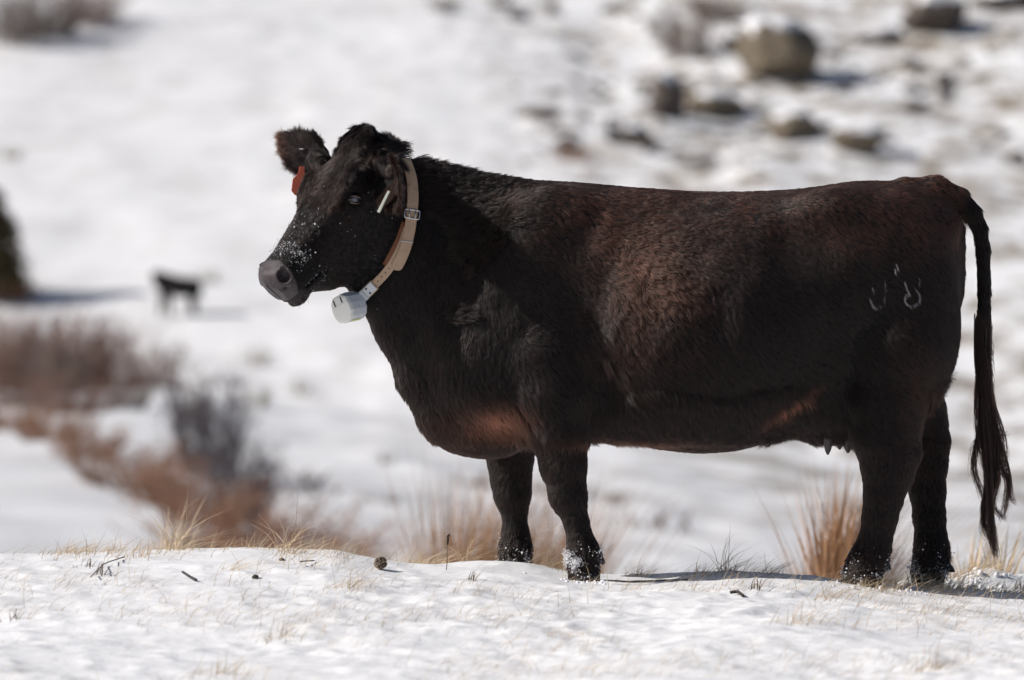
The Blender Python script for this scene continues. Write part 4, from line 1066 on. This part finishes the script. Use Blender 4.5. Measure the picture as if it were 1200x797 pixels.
# ------------------------------------------------------------------ brush, boulders and hillside
def shrub_mesh(name, seed, n_, h, w, wid, mat, up=.5, seg=4, rows=1):
    """branching twigs: a few limbs, each with side twigs"""
    r = np.random.default_rng(seed)
    nl = max(5, n_ // 14); a = r.uniform(0, 6.28, nl); q = np.sqrt(r.random(nl)) * w * .35
    base = np.stack([np.cos(a) * q, np.sin(a) * q, np.full(nl, -.05)], 1)
    tip = base + np.stack([np.cos(a) * w * .35 * r.random(nl) + r.normal(0, w * .12, nl), np.sin(a) * w * .35 * r.random(nl), h * r.uniform(.55, 1, nl)], 1)
    V_, F_ = [], []
    def strip(p0, p1, w0, w1, bow):
        t = np.linspace(0, 1, seg + 1)[:, None]; P = p0 * (1 - t) + p1 * t + bow * (t * (1 - t))
        d = p1 - p0; sdv = np.cross(d, r.normal(0, 1, 3)); sdv /= np.linalg.norm(sdv) + 1e-9; s2 = np.cross(d, sdv); s2 /= np.linalg.norm(s2) + 1e-9
        ww = (w0 * (1 - t) + w1 * t) * .5; b0 = len(V_)
        for i in range(seg + 1):
            for ang in (0, 2.094, 4.189): V_.append(P[i] + ww[i] * (math.cos(ang) * sdv + math.sin(ang) * s2))
        for i in range(seg):
            for j in range(3): F_.append((b0 + i * 3 + j, b0 + i * 3 + (j + 1) % 3, b0 + i * 3 + 3 + (j + 1) % 3, b0 + i * 3 + 3 + j))
        return P
    for i in range(nl):
        P = strip(base[i], tip[i], wid * 2.4, wid * .8, r.normal(0, w * .1, 3))
        for _ in range(max(1, (n_ - nl) // nl)):
            k_ = r.integers(1, seg + 1); d = r.normal(0, 1, 3); d[2] = abs(d[2]) * .8 + up; d /= np.linalg.norm(d)
            strip(P[k_], P[k_] + d * h * r.uniform(.12, .34), wid, wid * .3, r.normal(0, .05, 3) * h)
    me_ = bpy.data.meshes.new(name); me_.from_pydata([tuple(v) for v in V_], [], F_); me_.materials.append(mat); return me_
M['willow'] = plain('willow', (.22, .125, .095), (.15, .095, .08), .7, 1.5)
M['greybrush'] = plain('greybrush', (.19, .145, .12), (.13, .10, .09), .75, 1.5)
M['rustbrush'] = plain('rustbrush', (.31, .165, .10), (.22, .12, .08), .7, 1.5)
M['bluebrush'] = plain('bluebrush', (.07, .06, .07), (.11, .095, .105), .8, 1.5)
M['olive'] = plain('olive', (.21, .17, .09), (.15, .13, .07), .8, 2)
M['juniper'] = plain('juniper', (.040, .040, .022), (.11, .07, .03), .8, 2)
SM = {
 'willow': shrub_mesh('bare_twigs', 1, 1100, 1.0, 1.3, .011, M['willow']),
 'willow2': shrub_mesh('bare_twigs', 2, 1100, 1.0, 1.6, .011, M['willow'], .2),
 'grey': shrub_mesh('bare_twigs', 3, 800, 1.0, 1.4, .012, M['greybrush'], .3),
 'rust': shrub_mesh('bare_twigs', 4, 1000, 1.0, 2.0, .016, M['rustbrush'], .4),
 'blue': shrub_mesh('bare_twigs', 5, 1000, 1.0, 1.2, .013, M['bluebrush'], .2),
 'olive': shrub_mesh('bare_twigs', 6, 260, 1.0, 1.5, .022, M['olive'], .4),
}
def shrub(px_, py_, kind, hpx, wscale, lab, cat='shrub', D=None, dmin=60, nm='shrub', rz=0, grp=None):
    """py_: row of the foot of the shrub; hpx: its height in photo pixels"""
    if D is None: p = ray_ground(px_, py_, dmin)
    else:
        x = (px_ - 600) / FPX * D; p = np.array((x, D - CAM_D, z_ground(x, D - CAM_D)))
    dd = p[1] + CAM_D; h = hpx / FPX * dd * .8
    o = bpy.data.objects.new(nm, SM[kind]); COL.objects.link(o); o.location = p; o.scale = (h * wscale, h * wscale, h); o.rotation_euler = (0, 0, rz)
    return tag(o, lab, cat, grp)
def shrub_top(px_, top, D, kind, wscale, lab, rz=0, nm='shrub', cat='shrub', sink=0, grp=None):
    x = (px_ - 600) / FPX * D; z0 = float(z_ground(x, D - CAM_D)); zt = CAM_H - (top - HOR) / FPX * D; h = max(.3, zt - z0) * .8
    o = bpy.data.objects.new(nm, SM[kind]); COL.objects.link(o); o.location = (x, D - CAM_D, z0); o.scale = (h * wscale, h * wscale, h); o.rotation_euler = (0, 0, rz)
    return tag(o, lab, cat, grp)
G1 = 'reddish willows behind the snow bank'
shrub_top(10, 345, 112, 'willow', 1.0, 'reddish bare willow at the left edge under the dark juniper', grp=G1)
shrub_top(52, 340, 116, 'willow2', 1.0, 'widest reddish willow with a dark middle behind the snow bank', 1.0, grp=G1)
shrub_top(95, 352, 113, 'willow', .9, 'reddish willow standing right of the widest willow', 2.2, grp=G1)
shrub_top(135, 366, 118, 'willow2', .8, 'reddish willow below the small distant cow', 3.0, grp=G1)
shrub_top(168, 385, 120, 'grey', .8, 'brownish willow at the right end of the reddish willows', .6, grp=G1)
shrub_top(68, 385, 108, 'grey', 1.0, 'dark grey brown bush in the middle of the willows', 1.6)
for i, (x_, t_, D_, k2, lab) in enumerate([(28, 420, 104, 'willow2', 'low reddish willow at the left edge in front of the others'), (85, 430, 102, 'willow2', 'low reddish willow in front of the dark grey brown bush'),
   (150, 440, 103, 'grey', 'low brown willow between the reddish willows and the tall bluish bush')]):
    shrub_top(x_, t_, D_, k2, 1.6, lab, i + .5, grp=G1)
G2 = 'rust coloured bushes along the foot of the willows'
for i, (x_, t_, D_, w_, lab) in enumerate([(15, 462, 103, 1.3, 'rust coloured low bush at the left edge above the snow bank'), (60, 472, 99, 1.3, 'rust coloured low bush under the widest willow'),
   (105, 488, 94, 1.2, 'rust coloured low bush below the right willows'), (150, 505, 89, 1.2, 'rust coloured low bush in the middle of the sloping row'),
   (195, 522, 85, 1.1, 'rust coloured low bush left of the dark blue brush'), (240, 548, 80, 1.1, 'rust coloured low bush below the dark blue brush'),
   (290, 572, 75, 1.5, 'rust coloured low bush right of the snow bank'), (335, 590, 73, 1.6, 'lowest rust coloured bush where the row meets the crest')]):
    shrub_top(x_, t_, D_ - 10, 'rust', w_, lab, i * 1.3, grp=G2)
shrub(243, 560, 'blue', 150, .62, 'tall dark bluish bush standing in shade left of the muzzle', rz=.4)
shrub(285, 615, 'blue', 120, .8, 'dark bluish bush lower right of the tall bluish one', rz=1.4)
shrub(225, 500, 'grey', 60, .6, 'thin grey bush beside the tall bluish one', rz=2)
shrub(302, 430, 'olive', 26, 1.0, 'upper olive tussock on the slope below the muzzle')
shrub(303, 478, 'olive', 34, .9, 'larger olive tussock below the upper one', rz=1)
shrub(352, 462, 'olive', 20, 1.0, 'small olive tussock right of the larger one', rz=2)
shrub(452, 545, 'olive', 16, 1.2, 'faint olive tussock seen left of the brisket', rz=2)
shrub(12, 188, 'olive', 18, 1.2, 'small tan tussock high at the left edge')
G3 = 'grey brown brush on the upper hillside'
for i, (x_, y_, h_, w_, k_, lab) in enumerate([(20, 50, 85, 1.0, 'grey', 'dark brush in the top left corner'), (62, 42, 76, 1.0, 'grey', 'brown brush right of the corner brush'), (105, 28, 56, 1.1, 'willow2', 'brown brush at the right end of the top left brush'),
   (520, 14, 22, 1.6, 'grey', 'brown brush at the top edge above the cow\'s neck'), (585, 10, 18, 1.6, 'grey', 'faint brush at the top edge right of the first'),
   (805, 66, 78, .8, 'grey', 'brown grey brush left of the big boulder'), (835, 24, 46, 1.2, 'grey', 'brush at the top edge above the big boulder'),
   (672, 190, 22, 1.1, 'rust', 'rust coloured sprig above the middle of the back'), (722, 168, 38, .7, 'blue', 'dark thin bush above the middle of the back'),
   (812, 196, 26, 2.0, 'grey', 'low brown brush just above the back'), (640, 140, 22, 1.6, 'grey', 'pale brown brush upper left of the rust sprig'),
   (1110, 120, 36, .5, 'blue', 'dark bluish bush high on the right slope'), (1060, 80, 12, 1.2, 'grey', 'tiny dark sprig right of the big boulder'),
   (1160, 66, 10, 1.0, 'grey', 'tiny dark sprig near the top right'), (1190, 190, 14, 1.0, 'blue', 'small dark bush at the right edge above the rump'), (1075, 155, 10, 1.2, 'olive', 'tiny olive tussock above the tail head')]):
    shrub(x_, y_, k_, h_, w_, lab, rz=i * .9, grp=G3)
# juniper at the left edge
jp = ray_ground(-8, 350, 180); jd = jp[1] + CAM_D; jt = tag(empty('juniper_tree', tuple(jp)), 'dark green brown juniper cut off by the left edge', 'tree')
jh = 120 / FPX * jd; r = np.random.default_rng(8)
tube([jp, jp + np.array((.1, 0, jh * .4)), jp + np.array((0, 0, jh * .85))], [.22, .15, .05], 'trunk', M['twig_black'], jt, 8)
for cl in range(5):
    nq = 900; cz = RNG.random(nq) ** 1.2; rad_ = (.12 + .88 * (1 - cz) ** .7) * .36 * jh * np.sqrt(r.random(nq)) * (1 + .3 * np.sin(cl * 2 + cz * 9)); aa = r.uniform(0, 6.28, nq)
    c_ = jp + np.stack([np.cos(aa) * rad_, np.sin(aa) * rad_, jh * (.06 + .94 * cz)], 1) * (1 + .0 * rad_[:, None]) + .35 * vn(np.stack([np.cos(aa) * rad_, np.sin(aa) * rad_, cz * jh], 1), 1.3, 44 + cl); e1 = r.normal(0, .11, (nq, 3)); e2 = r.normal(0, .11, (nq, 3))
    V_ = np.stack([c_ - e1, c_ + e1, c_ + e2 * 1.4], 1).reshape(-1, 3); F_ = np.arange(nq * 3).reshape(-1, 3)
    if cl == 0: VV, FF = V_, F_
    else: FF = np.concatenate([FF, F_ + len(VV)]); VV = np.concatenate([VV, V_])
under(mesh('crown', VV, FF, M['juniper'], sm=False), jt)
shrub(8, 352, 'rust', 26, 1.6, 'orange brown low growth at the foot of the juniper')

# boulders with snow on top
s = NT('boulder'); g = s.n('ShaderNodeTexCoord').outputs['Object']
c1 = s.ramp(s.noise(1.6, 7, .7, g), [(.32, (.075, .062, .045)), (.5, (.17, .14, .10)), (.68, (.24, .17, .11))])
s.l(c1, s.b.inputs['Base Color']); s.b.inputs['Roughness'].default_value = .9; s.l(s.bump(s.noise(5, 8, .7, g), .9, .15), s.b.inputs['Normal']); M['rock'] = s.m
M['rock_dark'] = plain('rock_dark', (.06, .05, .045), (.12, .095, .08), .9, 2, .8, .1)
bm = bmesh.new(); bmesh.ops.create_icosphere(bm, subdivisions=4, radius=1); I4v = np.array([v.co[:] for v in bm.verts]); I4f = np.array([[v.index for v in f.verts] for f in bm.faces]); bm.free()
def boulder(px_, py_, wpx, hpx, seed, lab, mat='rock', cap=True, rz=0):
    p = ray_ground(px_, py_, 180); d = p[1] + CAM_D; rx, rzv = wpx / FPX * d / 2, hpx / FPX * d / 2
    v = I4v.copy(); r = np.random.default_rng(seed)
    for _ in range(14):                                     # chop facets
        nn = r.normal(0, 1, 3); nn[2] *= .7; nn /= np.linalg.norm(nn); dd = v @ nn; cut = r.uniform(.58, .88); v = v - np.clip(dd - cut, 0, None)[:, None] * nn
    v *= (1 + .05 * vnoise(v[:, 0] * 5 + seed, v[:, 1] * 5, v[:, 2] * 5, 3))[:, None]
    v = v * np.array((rx, rx * .85, rzv)) * 1.32
    root = tag(empty('boulder', tuple(p + np.array((0, 0, rzv * .75)))), lab, 'boulder')
    b_ = mesh('rock', v, I4f, M[mat], root)
    if cap:
        vn_ = v / np.array((rx, rx, rzv)) ** 2; nz_ = (vn_ / np.linalg.norm(vn_, axis=1)[:, None])[:, 2] + .22 * vnoise(v[:, 0] * 1.3, v[:, 1] * 1.3, v[:, 2] * 1.3, seed)
        fm = nz_[I4f].mean(1) > .82; t_ = smooth(.79, .96, nz_); v2 = v * 1.01 + np.array((0, 0, 1.0)) * (t_ * rzv * .12)[:, None]
        used = np.unique(I4f[fm]); mp = -np.ones(len(v), int); mp[used] = np.arange(len(used))
        if len(used): mesh('snow_cap', v2[used], mp[I4f[fm]], M['snow_lump'], root)
    return root
boulder(908, 88, 86, 66, 1, 'big greenish brown boulder capped with snow at the top')
boulder(784, 138, 36, 50, 2, 'upright dark rock left of and below the capped boulder', 'rock_dark')
boulder(840, 134, 56, 28, 3, 'flat brown rock right of the upright dark rock')
boulder(926, 164, 60, 40, 4, 'brown wedge shaped rock in the middle of the right slope')
boulder(1003, 180, 66, 34, 5, 'long tan rock just above the hips')
boulder(1095, 34, 66, 44, 6, 'dark boulder at the top edge with snow piled on it', 'rock_dark')
boulder(1168, 12, 70, 26, 7, 'dark boulder cut by the top right edge', 'rock_dark')
boulder(1106, 100, 16, 18, 8, 'small black stone beside the dark bluish bush', 'rock_dark')
boulder(880, 160, 18, 10, 9, 'small stone left of the brown wedge shaped rock', 'rock_dark')
boulder(962, 152, 14, 10, 10, 'small stone between the wedge and the tan rock', 'rock_dark')
boulder(1030, 50, 50, 20, 11, 'low dark stone right of the capped boulder', 'rock_dark')
boulder(745, 168, 34, 20, 12, 'low brown stone above the middle of the back')
boulder(862, 62, 26, 22, 13, 'dark stone touching the left side of the capped boulder', 'rock_dark')
boulder(1066, 82, 20, 16, 14, 'small brown stone between the capped boulder and the dark bluish bush')
boulder(1192, 190, 22, 14, 15, 'small dark stone at the right edge above the tail', 'rock_dark')
r = np.random.default_rng(71)
STN = []
for i in range(300):
    x_, y_ = r.uniform(600, 1200), r.uniform(2, 200)
    if noise2(np.array([x_ / 90.]), np.array([y_ / 45.]), 8)[0] < r.uniform(-.5, .5): continue
    p = ray_ground(x_, y_, 180); d = p[1] + CAM_D; rr2 = r.lognormal(0, .5) * 9 / FPX * d * .5
    v = I4v[:42] if False else ico_v * np.array((1.5, 1, .8)) * rr2 * r.uniform(.7, 1.3, (12, 1)); STN.append(v + p)
tag(mesh('hillside_stones', np.concatenate(STN), np.concatenate([ico_f + 12 * i for i in range(len(STN))]), M['rock_dark'], sm=False), kind='stuff')
# low sage and stones over the hillside: nobody could count them
r = np.random.default_rng(33); n_ = 1500
sx = r.uniform(0, 1, n_); sy = r.uniform(60, 330, n_); sx = (sx - .5) * (sy + CAM_D) * .26
f_ = noise2(sx / 9, sy / 13, 61) + .6 * noise2(sx / 3, sy / 4, 62); px_s = 600 + sx * FPX / (sy + CAM_D)
f_ = f_ - .45 * smooth(150, 500, px_s) * 0 + .25 * smooth(650, 900, px_s) * smooth(230, 300, sy) - 1.2 * (px_s < 620) * smooth(245, 262, sy) + .35 * (px_s > 150) * (px_s < 480) * (sy < 245) - .35 * (px_s > 650) * (sy < 270)
m_ = f_ > r.uniform(.05, .9, n_); sx, sy = sx[m_], sy[m_]; sz_ = z_ground(sx, sy)
Vs, Fs = [], []; nb_ = 0
for x_, y_, z_ in zip(sx, sy, sz_):
    q = 16; R_ = r.uniform(.12, .45); base = np.array((x_, y_, z_ - .05)) + r.normal(0, R_ * .35, (q, 3)) * np.array((1.4, 1, 0))
    hg = R_ * r.uniform(.5, 1.1, q); V_, F_ = blades(base, hg, r.normal(0, .8, (q, 2)), R_ * .16, r, K_=3, face=1); Vs.append(V_); Fs.append(F_ + nb_); nb_ += len(V_)
tag(mesh('hillside_sage', np.concatenate(Vs), np.concatenate(Fs), M['greybrush'], sm=False), kind='stuff')

# ------------------------------------------------------------------ brown grass clumps just beyond the crest
def clump(px_, top, D, hpx_, wpx_, n_, seed, lab, mat1, mat2, lean):
    x = (px_ - 600) / FPX * D; z0 = float(z_ground(x, D - CAM_D)); zt = CAM_H - (top - HOR) / FPX * D; h = zt - z0; w_ = wpx_ / FPX * D
    root = tag(empty('grass_clump', (x, D - CAM_D, z0)), lab, 'grass clump')
    r = np.random.default_rng(seed)
    for nm, mt, q, hs, wd in (('brown_leaves', mat1, int(n_ * 13), .80, .009), ('straw_blades', mat2, int(n_ * .8), 1.0, .0035)):
        a = np.clip(r.normal(0, .24, q), -.55, .55); base = np.stack([a * w_, r.normal(0, w_ * .25, q), np.full(q, -.03)], 1)
        hg = h * hs * r.uniform(.3, 1.0, q) * (1 - .7 * (2 * np.abs(a)) ** 2) * (.75 + .35 * np.sin(a * 17 + seed)); leaf = wd > .005
        ln = np.stack([r.normal(.12 if leaf else lean, .16 if leaf else .22, q), r.normal(0, .2, q)], 1)
        V_, F_ = blades(base, hg * (1.42 if leaf else 1.30), ln, wd, r, K_=6, face=1 if leaf else None, bend=.35); mesh(nm, V_, F_, mt, root, sm=False)
    return root
clump(520, 585, 27, 90, 120, 620, 1, 'broad russet clump of dry grass beyond the crest left of the far foreleg', M['russet'], M['straw'], .25)
clump(585, 585, 27.5, 90, 90, 420, 4, 'russet clump of dry grass directly behind the far foreleg', M['russet'], M['straw'], .25)
clump(640, 592, 27, 70, 46, 260, 2, 'narrow russet clump of dry grass seen between the forelegs', M['russet'], M['straw'], .15)
clump(978, 566, 23.0, 110, 66, 420, 3, 'upright brown clump of dry grass beyond the crest left of the near hind leg', M['russet'], M['straw'], .65)
clump(200, 590, 21.0, 90, 60, 45, 9, 'tall blurred golden stems leaning right beyond the crest at left', M['straw'], M['straw'], 2.2)
clump(1150, 600, 20.5, 60, 110, 60, 11, 'pale blurred grass beyond the crest behind the tail tip', M['straw'], M['straw'], 1.3)

# ------------------------------------------------------------------ the distant cow
dp = ray_ground(206, 371, 150); dD = dp[1] + CAM_D; k_ = dD / FPX
def dq(px_, py_, dy=0): return np.array((dp[0] + (px_ - 206) * k_, dp[1] + dy, dp[2] + (371 - py_) * k_))
fc = Field(dq(170, 376, -.7), dq(250, 306, .7), .05)
def dch(pts, kk=.08): cone_chain(fc, [(*dq(a, b_, c_), d_) for a, b_, c_, d_ in pts], k=kk)
dch([(191, 331, 0, .44), (210, 337, 0, .47), (226, 338, 0, .47)]); dch([(195, 328, 0, .26), (186, 323, -.1, .19), (182, 322, -.35, .14), (181, 329, -.45, .09)])
for a, b_, c_, e_ in ((192, 340, -.2, 188), (196, 340, .2, 199), (227, 342, -.2, 229), (223, 342, .2, 224)):
    dch([(a, b_, c_, .22), ((a + e_) / 2, 354, c_, .12), (e_, 370, c_, .08)], .06)
dch([(232, 333, 0, .06), (235, 342, 0, .04), (235, 356, 0, .05)], .03)
dv, df = fc.polygonize(); dc_ = tag(empty('cow', tuple(dp)), 'small blurred black cow far off on the snowy hillside at left', 'cow')
dm = plain('distant_hide', (.010, .008, .008), (.014, .011, .010), .8, 3); under(mesh('body', dv, df, dm), dc_)
shrub(246, 332, 'olive', 16, 1.2, 'pale tan weed clump just right of the distant cow', nm='shrub', rz=.5)
